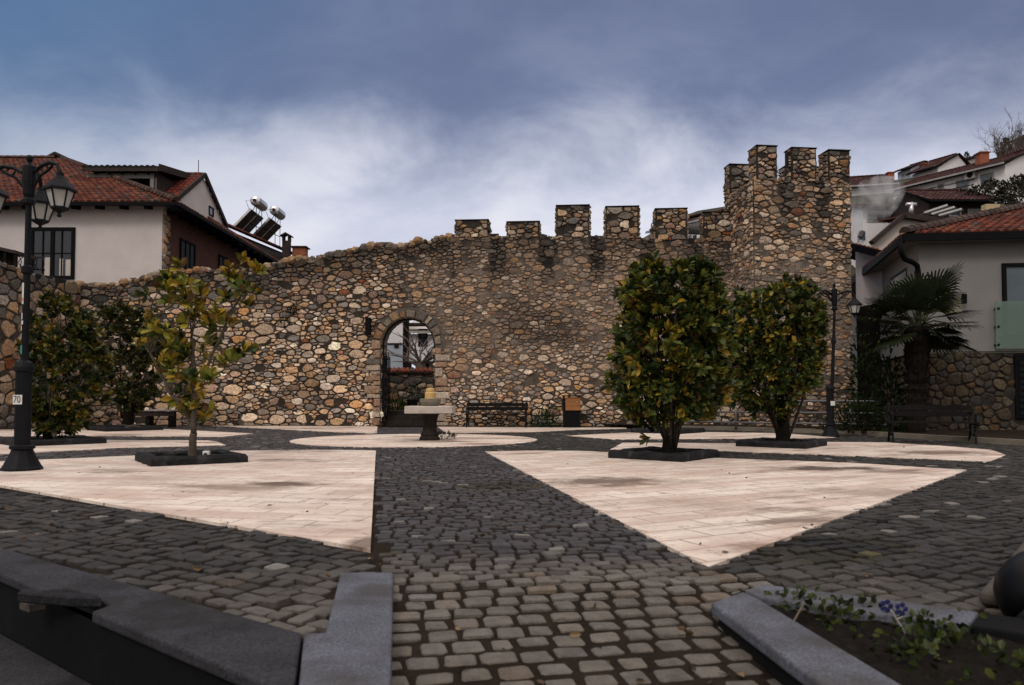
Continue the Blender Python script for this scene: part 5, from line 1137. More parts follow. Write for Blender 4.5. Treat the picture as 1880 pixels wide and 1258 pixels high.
# ------------------------------------------------------------------ street lamps
def street_lamp(base, lean, rot, H, label, plate_text, stickers):
    t = thing('street_lamp', label, 'street lamp', base, 0, 'black cast iron street lamps'); B = Vector(base)
    ax = Vector((lean, 0, 1)); k = H/4.15
    def at(z): return B+Vector((lean*z, 0, z))
    b = MB(); b.lathe([(.245*k, 0), (.245*k, .03), (.225*k, .05), (.15*k, .20), (.125*k, .27)], B, 20, flute=-.04); b.lathe([(.13*k, .27), (.15*k, .285), (.15*k, .32), (.128*k, .335)], B+Vector((0, 0, .001)), 20); b.build('base', M['iron'], t)
    b = MB(); pr = [(.098*k, .33), (.098*k, 1.30*k), (.122*k, 1.31*k), (.122*k, 1.36*k), (.10*k, 1.42*k), (.047*k, 1.46*k)]
    b.lathe([(r, z) for r, z in pr], B, 16); b.build('sleeve', M['iron'], t, smooth=False)
    b = MB(); zt_ = 3.55*k; b.tube([at(1.44*k), at(2.6*k), at(2.62*k), at(2.70*k), at(2.72*k), at(zt_+.05)], [.047*k, .044*k, .070*k, .070*k, .040*k, .037*k], 14); b.build('pole', M['iron'], t, smooth=False)
    b = MB(); c = at(zt_); b.lathe([(.045*k, -.02), (.08*k, .0), (.08*k, .05), (.055*k, .08), (.07*k, .12), (.085*k, .30), (.085*k, .50), (.05*k, .53), (.022*k, .56), (.04*k, .59), (.046*k, .62), (.03*k, .65), (.008*k, .66)], c, 10); b.build('hub', M['iron'], t)
    for i, a in enumerate(rot):
        d = Vector((math.cos(a), math.sin(a), 0)); o = c+Vector((0, 0, .42*k)); b = MB(); al = .56*k
        pts = [o+d*.1*k, o+d*(.22*k)+Vector((0, 0, .07*k)), o+d*(.38*k)+Vector((0, 0, .10*k)), o+d*(.50*k)+Vector((0, 0, .06*k)), o+d*al+Vector((0, 0, -.05*k))]
        b.tube(pts, .026*k, 8)
        b.tube([o+d*.1*k+Vector((0, 0, -.18*k)), o+d*.2*k+Vector((0, 0, -.06*k)), o+d*.32*k+Vector((0, 0, -.01*k)), o+d*.42*k+Vector((0, 0, .05*k))], .02*k, 6)
        cc = o+d*.27*k+Vector((0, 0, .03*k)); b.tube([cc+d*(.055*k*math.cos(q))+Vector((0, 0, .055*k*math.sin(q))) for q in np.linspace(0, 5.5, 12)], .013*k, 5)
        arm = b.build('arm', M['iron'], t)
        L = o+d*al+Vector((0, 0, -.10*k)); K0 = k; k = k*.88; b = MB()
        b.lathe([(.03*k, .06*k), (.05*k, .05*k), (.05*k, .0), (.08*k, -.03*k), (.10*k, -.06*k), (.235*k, -.20*k), (.235*k, -.23*k), (.20*k, -.235*k)], L, 6, rot=.5)
        b.lathe([(.02*k, -.62*k), (.035*k, -.60*k), (.02*k, -.56*k), (.09*k, -.52*k), (.12*k, -.50*k), (.12*k, -.47*k)], L, 6, rot=.5)
        for q in range(6):
            an = 2*math.pi*(q+.5)/6; p0 = L+Vector((math.cos(an)*.195*k, math.sin(an)*.195*k, -.23*k)); p1 = L+Vector((math.cos(an)*.118*k, math.sin(an)*.118*k, -.48*k)); b.bar(p0, p1, .018*k, .018*k)
        ln = b.build('lantern', M['iron'], t)
        g = MB(); g.lathe([(.112*k, -.475*k), (.185*k, -.235*k)], L, 6, rot=.5); g.build('lantern_glass', M['lantern_glass'], ln); k = K0
    for (z, h, a0, a1, m_) in stickers:                            # curved patches on the pole or its sleeve
        r = .0995*k if z < 1.4*k else (.0482*k if z < 2.6*k else .0435*k); b = MB(); n = 8; vs = []
        for zz in (z, z+h):
            q = at(zz)
            for j in range(n+1): an = a0+(a1-a0)*j/n; vs.append(Vector((q.x, q.y, B.z+zz))+Vector((math.cos(an)*r, math.sin(an)*r, 0)))
        b.add(vs, [(j, j+1, n+2+j, n+1+j) for j in range(n)]); s_ = b.build('sticker', M[m_], t); md = s_.modifiers.new('s', 'SOLIDIFY'); md.thickness = .002; md.offset = 1
    b = MB(); pc = at(.93*k)+Vector((-.012, -.108*k, 0)); b.box(pc, (.12*k, .006, .125*k)); pl = b.build('number_plate', M['paper'], t)
    if plate_text:
        fc = bpy.data.curves.new('number', 'FONT'); fc.body = plate_text; fc.size = .125*k; fc.extrude = .001; fc.align_x = 'CENTER'; fc.align_y = 'CENTER'; fo = bpy.data.objects.new('number', fc); COL.objects.link(fo); fc.materials.append(M['ink']); fo.parent = pl
        me = bpy.data.meshes.new_from_object(fo.evaluated_get(bpy.context.evaluated_depsgraph_get())); bpy.data.objects.remove(fo); fo = bpy.data.objects.new('number', me); COL.objects.link(fo); fo.parent = pl
        fo.location = pc-B+Vector((-.004, -.0045, 0)); fo.rotation_euler = (R(90), 0, 0); fo.scale = (.78, 1, 1)
    return t
f_ = -math.pi/2
def zof(py, Y, px=45): return P(px, py, Y).z
lb_ = G(40, 864); Yl = lb_.y
stk = [(zof(553, Yl), zof(521, Yl)-zof(553, Yl), f_-1.1, f_-.1, 'paper'), (zof(560, Yl), .05, f_-1.0, f_-.1, 'paper'), (zof(557, Yl)+.02, .04, f_-.7, f_-.2, 'red'), (zof(588, Yl), .085, f_-1.1, f_-.35, 'paper'), (zof(597, Yl), .05, f_-1.0, f_-.1, 'paper'), (zof(608, Yl), .06, f_-1.15, f_-.5, 'paper'), (zof(622, Yl), .065, f_-1.15, f_-.6, 'paper'), (zof(651, Yl), .115, f_-1.15, f_-.2, 'teal')]
street_lamp((lb_.x, Yl, .006), .004, [R(-20), R(108), R(173)], 4.15, 'black cast iron street lamp with sticker-covered pole at the left edge, near', '70', stk)
rb_ = G(1525, 802); 
street_lamp((rb_.x, rb_.y, 0), .045, [R(0), R(118), R(205)], 3.72, 'dark cast iron street lamp standing before the stone tower', '', [])
# ------------------------------------------------------------------ fountain on the pale circle
fx = P(789, 800, 17.4).x; ft = thing('stone_fountain', 'stone fountain with slab basin on dark pedestal in the pale circle', 'fountain', (fx, 17.4, 0)); c = Vector((fx, 17.4, 0))
b = MB(); b.lathe([(.235, 0), (.235, .06), (.20, .10), (.215, .14), (.17, .19), (.155, .24), (.165, .44), (.19, .56), (.23, .60), (.23, .63)], c, 12, flute=-.05); b.build('pedestal', M['fount'], ft)
b = MB(); b.box(c+Vector((.02, 0, .70)), (1.06, 1.0, .165), bev=.012); b.build('slab_basin', M['ceramic'], ft)
b = MB(); b.lathe([(.16, .78), (.20, .80), (.24, .87), (.245, .94), (.21, .95), (.20, .90)], c+Vector((.01, 0, 0)), 16); b.build('bowl', M['fount'] if False else M['light_kerb'], ft)
b = MB(); b.lathe([(.13, .90), (.125, 1.0), (.125, 1.08), (.09, 1.11), (.10, 1.12), (.10, 1.17), (.06, 1.19)], c+Vector((.01, 0, 0)), 12); b.build('spout', M['yellow_stone'], ft)
q = G(812, 808); shrub('grass_tuft', 'dark grass tuft at the foot of the stone fountain', 'grass tuft', (q.x, q.y+.4, .005), .28, .12, .10, 160, .10, DG, .12, .6)
# ------------------------------------------------------------------ benches, bin, railing
def bench(loc, rz, L, label):
    t = thing('park_bench', label, 'bench', loc, 0, 'dark park benches'); Mz = Matrix.Translation(Vector(loc)) @ Matrix.Rotation(rz, 4, 'Z'); w = lambda x, y, z: Mz @ Vector((x, y, z))
    for i in range(3): b = MB(); b.bar(w(-L/2+.02, -.22+.15*i, .44), w(L/2-.02, -.22+.15*i, .44), .12, .035); b.build('seat_slat', M['bench_wood'], t)
    for i in range(2): b = MB(); b.bar(w(-L/2+.02, .19+.03*i, .62+.13*i), w(L/2-.02, .19+.03*i, .62+.13*i), .03, .11, up=(0, 0, 1)); b.build('back_slat', M['bench_wood'], t)
    for s in (-1, 1):
        x = s*(L/2-.08); b = MB()
        b.tube([w(x, -.27, 0), w(x, -.24, .12), w(x, -.20, .26), w(x, -.24, .42)], [.028, .022, .022, .026], 7); b.tube([w(x, .24, 0), w(x, .18, .14), w(x, .12, .30), w(x, .15, .44), w(x, .22, .72), w(x, .25, .86)], [.03, .024, .024, .028, .026, .03], 7)
        b.bar(w(x, -.26, .41), w(x, .17, .41), .04, .035); b.tube([w(x, -.25, .44), w(x, -.27, .62), w(x, -.10, .66), w(x, .18, .63)], .02, 6)
        b.tube([w(x, -.2, .24), w(x, -.05, .15), w(x, .1, .26)], .016, 5); b.build('cast_side', M['iron'], t)
    return t
c0 = WP.at(915, 770); p = WP.w(c0[0], 0, .62); bench((p.x, p.y, 0), math.atan2(WP.U.y, WP.U.x), 2.1, 'dark slatted bench standing against the wall right of the arch')
q = G(1690, 812); bench((q.x+.15, q.y-.15, 0), R(-16), 1.75, 'dark cast iron bench beside the palm at the right')
t = thing('low_bench', 'long low bench with pale plank top at the far left wall', 'bench', (-11.5, 25.2, 0)); b = MB(); y = 25.1; q0, q1 = P(222, 752, y), P(322, 754, y)
b.box(((q0.x+q1.x)/2, y+.1, q0.z-.03), (q1.x-q0.x, .42, .05), bev=.008); b.build('plank_top', M['plank'], t); b = MB(); b.box(((q0.x+q1.x)/2, y-.04, q0.z-.14), (q1.x-q0.x-.08, .04, .15)); b.build('apron', M['brown_board'], t)
for x in (q0.x+.15, (q0.x+q1.x)/2, q1.x-.15): b = MB(); b.box((x, y+.12, (q0.z-.06)/2), (.12, .34, q0.z-.06)); b.build('leg', M['bench_wood'], t)
t = thing('litter_bin', 'orange wooden litter bin in a black frame against the wall', 'litter bin', (P(1050, 785, 24.9).x, 24.9, 0)); y = 24.8; x0, x1 = P(1034, 780, y).x, P(1066, 780, y).x; zt_ = P(1050, 728, y).z
for x in (x0+.03, x1-.03): b = MB(); b.box((x, y+.12, zt_/2), (.06, .10, zt_)); b.build('post', M['iron'], t)
b = MB(); b.box(((x0+x1)/2, y+.1, zt_+.02), (x1-x0+.06, .42, .04)); b.build('lid', M['iron'], t)
for i in range(3): b = MB(); zz = P(1050, 755, y).z+.02+(zt_-P(1050, 755, y).z-.04)*(i+.5)/3; b.box(((x0+x1)/2+.035, y-.03, zz), (x1-x0-.08, .03, (zt_-P(1050, 755, y).z-.05)/3-.008)); b.build('wood_slat', M['bin_wood'], t)
b = MB(); b.box(((x0+x1)/2, y+.14, zt_*.42), (x1-x0-.12, .28, zt_*.8)); b.build('bin_liner', M['fascia'], t)
t = thing('pipe_railing', 'grey three-bar pipe railing before the tower foot', 'railing', G(1332, 786)); 
RA, RBp, RCp = G(1285, 789)+Vector((.1, .35, 0)), G(1560, 798)+Vector((.1, .35, 0)), G(1640, 802)+Vector((.2, .5, 0))
RA = Vector((5.2, 22.75, 0)); RBp = Vector((9.2, 20.75, 0)); RCp = Vector((9.9, 20.2, 0))
for zz in (.26, .56, .88): b = MB(); b.tube([RA+Z*zz, RBp+Z*zz, RCp+Z*zz], .026, 8); b.build('rail', M['steel'], t, smooth=True)
for k in (.32, 1.0): b = MB(); q = RA.lerp(RBp, k); b.tube([q+Z*.05, q+Z*.90], .03, 8); b.build('post', M['steel'], t, smooth=True)
# ------------------------------------------------------------------ arch: gate, lamp box, what lies behind
s_, z_ = wxy(678, 600); b = MB(); hz = abs(wxy(678, 585)[1]-wxy(678, 617)[1]); wl2 = thing('arch_lamp', 'slim black box lamp on the wall left of the arch', 'wall lamp', WP.w(s_, z_, 0))
b.box(WP.w(s_, z_, .14), (.17, .16, hz), rz=math.atan2(WP.U.y, WP.U.x), bev=.01); lb2 = b.build('lamp_body', M['fascia'], wl2); b = MB(); b.box(WP.w(s_, z_, .04), (.06, .1, hz*.5)); b.build('bracket', M['iron'], wl2)
gt = thing('iron_gate', 'open black iron gate leaves inside the stone arch', 'gate', WP.w(AC, 0, -.4))
for sgn, e, nb in ((1, AL, 4), (-1, AR, 3)):
    lf = MB(); x = e+sgn*.06; ht = ASP-.35
    for k in range(nb+1): lf.tube([WP.w(x+sgn*.02, .3, -.18-.2*k), WP.w(x+sgn*.02, ht+.12*(k % 2), -.18-.2*k)], .02, 6)
    for zz in (.35, 1.2, ht-.1): lf.bar(WP.w(x+sgn*.02, zz, -.16), WP.w(x+sgn*.02, zz, -.2-.2*nb), .03, .04)
    lf.build('gate_leaf', M['iron'], gt)
b = MB(); 
for i in range(24):
    a = math.pi*i/24; a2 = math.pi*(i+1)/24; r = ARr-.05; b.bar(WP.w(AC-r*math.cos(a), ASP+r*math.sin(a), -.15), WP.w(AC-r*math.cos(a2), ASP+r*math.sin(a2), -.15), .05, .05)
b.bar(WP.w(AL+.05, .1, -.15), WP.w(AL+.05, ASP, -.15), .06, .06); b.bar(WP.w(AR-.05, .1, -.15), WP.w(AR-.05, ASP, -.15), .05, .05); b.build('arch_frame', M['iron'], gt)
for k in range(3):
    b = MB(); b.prism([WP.w(AL, 0, -.28-.34*k), WP.w(AR, 0, -.28-.34*k), WP.w(AR, 0, -.28-.34*(k+1) if k < 2 else -2.4), WP.w(AL, 0, -.28-.34*(k+1) if k < 2 else -2.4)], (0, 0, .17*(k+1)+.01)); tag(b.build('stone_step', M['fount'], recalc=True), kind='structure')
b = MB(); b.prism([WP.w(AL-4, 0, -2.3), WP.w(AR+4, 0, -2.3), WP.w(AR+4, 0, -9), WP.w(AL-4, 0, -9)], (0, 0, .5)); tag(b.build('garden_terrace', M['soil'], recalc=True), kind='structure')
y = 33.5; q0, q1 = P(660, 683, y), P(840, 683, y); gw = thing('garden_wall', 'low garden wall with red tile coping seen through the arch', 'wall', (q0.x, y, 0)); mb = MB(); mo = MB()
stone_face(mb, mo, (q0.x, y, .4), (1, 0, 0), Z, (0, -1, 0), q1.x-q0.x, q0.z-.45, lambda a, c: (.10, .2), pal=lambda c, a, d_: c*.7, skip=.02); mb.build('stone_facing', M['stone'], gw, smooth=True); mo.build('mortar_joint', M['mortar'], gw)
b = MB(); b.box(((q0.x+q1.x)/2, y+.2, q0.z/2), (q1.x-q0.x, .36, q0.z)); b.build('wall_core', M['mortar'], gw); b = MB(); tiled(b, (q0.x, y-.16, q0.z), (1, 0, 0), (0, .6, .28), q1.x-q0.x, .72, tw=.2, cols=((.33, .10, .05), (.27, .08, .045))); b.build('tile_coping', M['tile'], gw)
q = P(757, 740, 31.0); shrub('clipped_hedge', 'clipped dark round hedge seen through the arch', 'hedge', (q.x, 31.0, .5), .55, .45, 1.25, 1500, .06, [(.016, .030, .010), (.012, .022, .008)])
q = P(786, 745, 30.6); shrub('garden_bush', 'low dark bush right of the clipped hedge in the arch', 'bush', (q.x, 30.8, .5), .4, .4, .8, 500, .07, DG)
q = P(716, 742, 30.8); shrub('garden_bush', 'reddish dark bush behind the green plants in the arch', 'bush', (q.x, 31.6, .5), .5, .4, 1.0, 500, .07, [(.05, .028, .016), (.03, .022, .012)])
q = P(726, 752, 29.5); shrub('garden_plant', 'light green low plant at the top of the arch steps', 'plant', (q.x, 29.5, .5), .55, .3, .38, 500, .10, [(.09, .11, .025), (.06, .085, .02), (.11, .11, .03)])
t = thing('plant_pot', 'dark plant pot beside the hedge behind the fountain', 'plant pot', (P(757, 745, 29.6).x, 29.6, .5)); b = MB(); q = P(757, 745, 29.6); b.lathe([(.16, 0), (.22, .36), (.25, .38), (.25, .42), (.2, .42)], (q.x, 29.6, .5), 14); b.build('pot', M['pot'], t); b = MB(); b.lathe([(.01, .40), (.2, .40)], (q.x, 29.6, .5), 14); b.build('potting_soil', M['soil'], t)
def bare_tree(base, H, spread, label, n0=9, levels=3, seed=3, trunk_h=.45, r0=.16, up=.5, name='bare_tree'):
    rs = random.Random(seed); t = thing(name, label, 'tree', base); b = MB(); B = Vector(base); top = B+Vector((0, 0, H*trunk_h)); tr = MB(); tr.tube([B, B.lerp(top, .5)+Vector((.05, 0, 0)), top], [r0*1.2, r0, r0*.9], 8)
    def grow(p, d, L, r, lv):
        pts = [p]; q = p; dd = d.copy()
        for i in range(5):
            dd = (dd+Vector((rs.gauss(0, .16), rs.gauss(0, .16), rs.gauss(.03, .12)))).normalized(); q = q+dd*L/5; pts.append(q)
        b.tube(pts, [r*(1-.75*i/5) for i in range(6)], 5 if lv == levels else 4)
        if lv > 0:
            for k in range(rs.randint(2, 4)):
                i = rs.randint(2, 5); nd = (dd+Vector((rs.gauss(0, .7), rs.gauss(0, .7), rs.gauss(.2, .4)))).normalized(); grow(pts[i], nd, L*rs.uniform(.45, .7), r*.5, lv-1)
    for k in range(n0):
        a = 2*math.pi*k/n0+rs.uniform(-.3, .3); d = Vector((math.cos(a)*spread, math.sin(a)*spread, up+rs.random()*.8)).normalized(); grow(top-Vector((0, 0, rs.random()*H*.08)), d, H*(1-trunk_h)*rs.uniform(.6, .95), r0*.35, levels)
    tr.build('trunk', M['bark'], t, smooth=True); b.build('crown', M['twig'], t)
q = P(772, 685, 35.5); bare_tree((q.x, 35.5, .4), 4.6, 1.0, 'bare pollarded tree with thin red twigs behind the arch', 11, 1, 4, .50, .20, .45)
# buildings seen through the arch
y = 42.0; pl = Plane((-12, y, 0), (1, 0, 0)); t = thing('grey_shed', 'grey blue building with cream upper wall seen through the arch', 'building', (P(722, 680, y).x, y, 0))
x0, x1 = P(600, 630, y).x, P(743, 630, y).x; z1_ = P(720, 632, y).z; b = MB(); b.prism([(x0, y, 0), (x1, y, 0), (x1, y, z1_), (x0, y, z1_)], (0, 3, 0)); b.build('lower_wall', M['plaster_blue'], t, recalc=True)
b = MB(); zt_ = P(720, 560, y).z; b.prism([(x0, y+.25, z1_+.06), (x1-.1, y+.25, z1_+.06), (x1-.1, y+.25, zt_), (x0, y+.25, zt_)], (0, 2.6, 0)); b.build('upper_wall', M['plaster_far'], t, recalc=True)
b = MB(); b.box(((x0+x1)/2, y+.08, z1_+.03), (x1-x0+.1, .3, .06)); b.build('ledge', M['brown_board'], t); window(t, pl, (724, 633, 732, 639), 1, 1, .03, 'brown_board', 'glass')
y = 40.5; t = thing('timber_post', 'tall dark timber post between the two buildings behind the arch', 'post', (P(745, 680, y).x, y, 0)); b = MB(); q = P(745, 680, y); b.box((q.x, y, 3.2), (.30, .22, 6.4)); b.build('shaft', M['dark_wood'], t); b = MB(); b.box((q.x, y, 6.45), (.42, .34, .10)); b.build('cap', M['dark_wood'], t)
y = 43.0; pl = Plane((-8, y, 0), (1, 0, 0)); t = thing('white_villa', 'white house with dark window seen on the right through the arch', 'house', (P(790, 680, y).x, y, 0)); x0, x1 = P(750, 600, y).x, P(850, 600, y).x
zl = P(780, 663, y).z; b = MB(); b.prism([(x0, y, zl), (x1, y, zl), (x1, y, 4.6), (x0, y, 4.6)], (0, 4, 0)); b.build('upper_wall', M['plaster_far'], t, recalc=True); b = MB(); b.prism([(x0+.3, y+.8, 0), (x1, y+.8, 0), (x1, y+.8, zl-.01), (x0+.3, y+.8, zl-.01)], (0, 3, 0)); b.build('lower_wall', M['plaster_cream'], t, recalc=True)
window(t, pl, (768, 604, 785, 636), 1, 1, .07, 'fascia', 'glass'); zr = P(780, 597, y).z; b = MB(); b.box(((x0+x1)/2, y-.25, zr), (x1-x0+.6, .9, .12)); b.build('canopy', M['brown_board'], t); window(t, Plane((-8, y+.8, 0), (1, 0, 0)), (782, 667, 787, 678), 1, 1, .03)
b = MB(); b.prism([(x0-.3, y-.4, 4.6), (x1+.3, y-.4, 4.6), (x1+.3, y+4.2, 5.6), (x0-.3, y+4.2, 5.6)], (0, 0, .15)); b.build('roof', M['plaster_cream'], t, recalc=True)
# ------------------------------------------------------------------ small things near the camera
q = G(1850, 1118, .0); gx_ = Vector((2.29, 3.32, 0))
t = thing('black_dome', 'glossy black rounded dome with grey rim at the right edge', 'dome bollard', gx_)
Mt = Matrix.Rotation(R(-32), 3, 'Y') @ Matrix.Rotation(R(-35), 3, 'X') @ Matrix.Diagonal((.56, .56, .66)); cc = gx_+Vector((0.02, 0, .10))
b = MB(); b.lathe([(.335, 0), (.34, .03), (.335, .07), (.31, .14), (.26, .21), (.18, .265), (.09, .29), (.02, .295)], cc, 40, M=Mt); b.build('shell', M['gloss_black'], t, smooth=True)
b = MB(); b.lathe([(.25, -.07), (.31, -.055), (.325, -.03), (.325, -.001)], cc, 40, M=Mt); b.build('rim', M['rim_grey'], t, smooth=True)
b = MB(); b.lathe([(.12, -.3), (.16, -.08)], cc, 16, M=Mt); b.build('foot', M['fascia'], t)
t = thing('boundary_stone', 'beige stone kerb block behind the glossy black dome', 'stone block', G(1850, 1060)); b = MB(); a, e = G(1796, 1112), G(1900, 985); dd_ = (e-a).normalized(); nn = Vector((dd_.y, -dd_.x, 0)); b.prism([a, e+dd_*.6, e+dd_*.6+nn*.16, a+nn*.16], (0, 0, .07)); o = b.build('block', M['beige'], t, recalc=True); md = o.modifiers.new('b', 'BEVEL'); md.width = .03; md.segments = 3
q_bed = (np.array([(p[0], p[1]) for p in bed]).min(0), np.array([(p[0], p[1]) for p in bed]).max(0))
plants = [(1455, 1112, .075, 'pale green leafy plant nearest the bed corner'), (1515, 1140, .085, 'yellow green leafy plant in the bed beside the leaning dark twig'), (1545, 1150, .06, 'small bright leaf plant left of the pale stick'), (1568, 1128, .07, 'dark leaf plant along the rear bed kerb'), (1700, 1160, .075, 'low leafy plant near the rear kerb before the black dome'), (1760, 1200, .085, 'leafy plant at the right of the dark soil'), (1700, 1190, .07, 'green seedling in the middle of the dark soil'), (1830, 1230, .09, 'lush seedling at the lower right corner of the bed'), (1680, 1215, .06, 'tiny seedling near the front bed kerb')]
PG = [(.035, .048, .010), (.022, .036, .009), (.055, .060, .014), (.016, .025, .007)]
for px, py, r, lb in plants:
    q = G(px, py); t = thing('bed_plant', lb, 'plant', (q.x, q.y, 0), 0, 'small leafy plants in the flower bed'); b = MB(); n = 26; pos = np.array([(q.x+rnd.gauss(0, r*.7), q.y+rnd.gauss(0, r*.5), .03+abs(rnd.gauss(0, r*.22))) for _ in range(n)]); ds = pos-np.array((q.x, q.y, -.03)); cs = np.array([np.array(PG[rnd.randrange(4)])*rnd.uniform(.7, 1.2) for _ in range(n)]); L = nrng.uniform(.7, 1.2, n)*.034
    leaves(b, pos, ds, L, L*.8, cs); b.build('foliage', M['leaf'], t)
for px, py, lb in ((1652, 1128, 'blue pansy flower beside the pale stick'), (1625, 1122, 'dark blue pansy half hidden left of the pale stick')):
    q = G(px, py, .05); t = thing('pansy', lb, 'flower', (q.x, q.y, 0), 0, 'blue pansies in the flower bed'); b = MB()
    for k in range(5):
        a = 2*math.pi*k/5; o = Vector((q.x+math.cos(a)*.018, q.y-.01, .075+math.sin(a)*.018)); b.add([o+Vector((math.cos(a+i*math.pi/3)*.012, -.004*(i % 2), math.sin(a+i*math.pi/3)*.012)) for i in range(6)], [(0, 1, 2, 3, 4, 5)])
    b.build('petal', M['petal'], t); b = MB(); b.tube([Vector((q.x, q.y, 0)), Vector((q.x, q.y-.005, .070))], .003, 5, (.02, .03, .01)); b.build('stem', M['grass'], t)
for p0, p1, m_, lb in (((1636, 1121, .10), (1662, 1163, .01), 'plank', 'pale thin stick leaning beside the blue pansy'), ((1477, 1106, .09), (1453, 1148, .03), 'twig', 'dark twig leaning on the bed kerb')):
    t = thing('stick', lb, 'stick', G(p0[0], p0[1])); b = MB(); b.tube([G(*p0), G(*p1)], .0042, 6); b.build('shaft', M[m_], t); b = MB(); b.tube([G(*p0).lerp(G(*p1), .4), G(*p0).lerp(G(*p1), .4)+Vector((.02, -.01, .015))], [.004, .002], 5); b.build('side_twig', M[m_], t)
b = MB(); n = 0; pos = []
while len(pos) < 900:
    x_, y_ = rnd.uniform(q_bed[0][0], q_bed[1][0]), rnd.uniform(q_bed[0][1], q_bed[1][1])
    if inpoly([x_], [y_], bed_in)[0] and mnoise.noise(Vector((x_*4, y_*4, 2))) > -.15: pos.append((x_, y_, .02+abs(rnd.gauss(0, .022))))
n = len(pos); ds = np.stack([nrng.normal(size=n), nrng.normal(size=n), nrng.uniform(.1, .9, n)], -1); L = nrng.uniform(.018, .042, n)
leaves(b, np.array(pos), ds, L, L*.7, np.array([np.array(PG[rnd.randrange(4)])*rnd.uniform(.3, .9) for _ in range(n)])); tag(b.build('bed_ground_cover', M['grass']), kind='stuff')
# fallen leaves and grit scattered over the paving
b = MB(); n = 150; pos = []; 
for _ in range(n):
    px, py = rnd.uniform(0, 1880), 800+420*rnd.random()**1.3; g_ = G(px, py, .012)
    if (g_-BE0).dot(nrm) > -.05 and g_.x < -.6: continue
    pos.append((g_.x, g_.y, .014 if g_.y > 4.1 else float(ramp_z(g_.y))+.012))
pos = np.array(pos); n = len(pos); ds = np.stack([nrng.normal(size=n), nrng.normal(size=n), nrng.normal(0, .08, n)], -1); L = nrng.uniform(.02, .055, n); leaves(b, pos, ds, L, L*.6, np.array([np.array(rnd.choice([(.07, .04, .02), (.10, .06, .025), (.05, .035, .02), (.14, .09, .04)]))*rnd.uniform(.6, 1.2) for _ in range(n)])); tag(b.build('fallen_leaves', M['leaf']), kind='stuff')
q = G(557, 898); 
t = thing('uplight', 'small white lamp fitting on the soil by the left tree', 'ground lamp', P(379, 831, 11.3)); b = MB(); q = P(379, 832, 11.35); b.box((q.x, 11.35, .12), (.09, .06, .11), bev=.008); b.build('housing', M['paper'], t); b = MB(); b.lathe([(.028, 0), (.028, .012)], (q.x, 11.319, .12), 12, M=Matrix.Rotation(R(90), 3, 'X')); b.build('lens', M['ink'], t)
t = thing('wood_planks', 'two pale broken planks lying on the far left planter', 'planks', (-11.4, 22.3, .12)); 
for a, e in (((213, 776), (258, 781)), ((228, 782), (252, 776))): b = MB(); b.bar(P(a[0], a[1]+3, 22.2), P(e[0], e[1]+3, 22.5), .14, .03); b.build('plank', M['bin_wood'] if False else M['beige'], t)
# ------------------------------------------------------------------ the hillside quarter at the right and behind the battlements
def hill_house(label, A, Bp, YA, base_drop, depth, rise, wallm, roofcols, wins, over=.5, roof=True, yb=None, overhang=.3, rear=None, chim=(), cat='house', name='hillside_house', eave=True, fl=None):
    """A, Bp: pixels of the two ends of the eave line; the eave is level, so the far end's distance follows"""
    a = P(A[0], A[1], YA); d = ray(*Bp); YB = yb or d.y*(a.z-HCAM)/d.z; c = P(Bp[0], Bp[1], YB); U = Vector((c.x-a.x, c.y-a.y, 0)); Ln = U.length; U.normalize(); pl = Plane((a.x, a.y, 0), U); N = pl.N
    t = thing(name, label, cat, (a.x, a.y, 0)); zb = a.z-base_drop; O = Vector((a.x, a.y, 0)); ez_ = a.z
    b = MB(); b.prism([O+Z*zb, O+U*Ln+Z*zb, O+U*Ln+Z*(c.z), O+Z*ez_], -N*depth); 
    if roof: mid = O-N*depth/2+Z*(ez_+rise); b.prism([O+Z*ez_+U*.02, O-N*depth+Z*ez_+U*.02, mid+U*.02], U*(Ln-.04))
    b.build('wall', M[wallm], t, recalc=True)
    if roof:
        b = MB(); sl = (rise+.0)/(depth/2); e0 = O+N*over-U*overhang+Z*(ez_+.10); V = (-N*(depth/2+over)+Z*rise); W_ = Ln+2*overhang
        tiled(b, e0, U, V, W_, V.length, tw=.34, row=.5, cols=roofcols, amp=.05, seg=4, grey=.05); ridge(b, e0+V, e0+V+U*W_, .16, .5, roofcols[0])
        e1 = O-N*(depth+over)-U*overhang+Z*(ez_+.10); V2 = (N*(depth/2+over)+Z*rise); b.prism([e1, e1+U*W_, e1+U*W_+V2, e1+V2], (0, 0, .03), roofcols[0]); rf_ = b.build('roof', M['tile'], t)
        b = MB(); b.prism([e0-Z*.06, e0+U*W_-Z*.06, e0+U*W_+V-Z*.06, e0+V-Z*.06], (0, 0, -.1)); b.build('roof_deck', M['dark_wood'], t, recalc=True)
        if eave: b = MB(); b.bar(e0-Z*.1+N*.06, e0+U*W_-Z*.1+N*.06, .12, .16); b.build('gutter', M['plank'] if eave == 'pale' else M['fascia'], t)
        for (px, pyt, wd, ht) in chim:
            s_, zz = pl.at(px, pyt); k = YA*0+depth*.35; b = MB(); sc_ = (O+U*s_).y; q = P(px, pyt, sc_+depth*.3); b.box((q.x, q.y, q.z-ht/2), (wd, wd, ht)); b.box((q.x, q.y, q.z+.05), (wd+.25, wd+.25, .1)); b.build('chimney', M['chimney_red'], t)
    for wv in wins:
        r = wv[:4]; window(t, pl, r, wv[4] if len(wv) > 4 else 2, 1, .10, 'plank' if len(wv) < 6 else wv[5], 'glass_pale', .08)
    return t, pl
RC = ((.11, .048, .040), (.085, .038, .034), (.13, .056, .045)); RO = ((.24, .075, .04), (.19, .06, .035)); RB_ = ((.10, .055, .045), (.08, .048, .042))
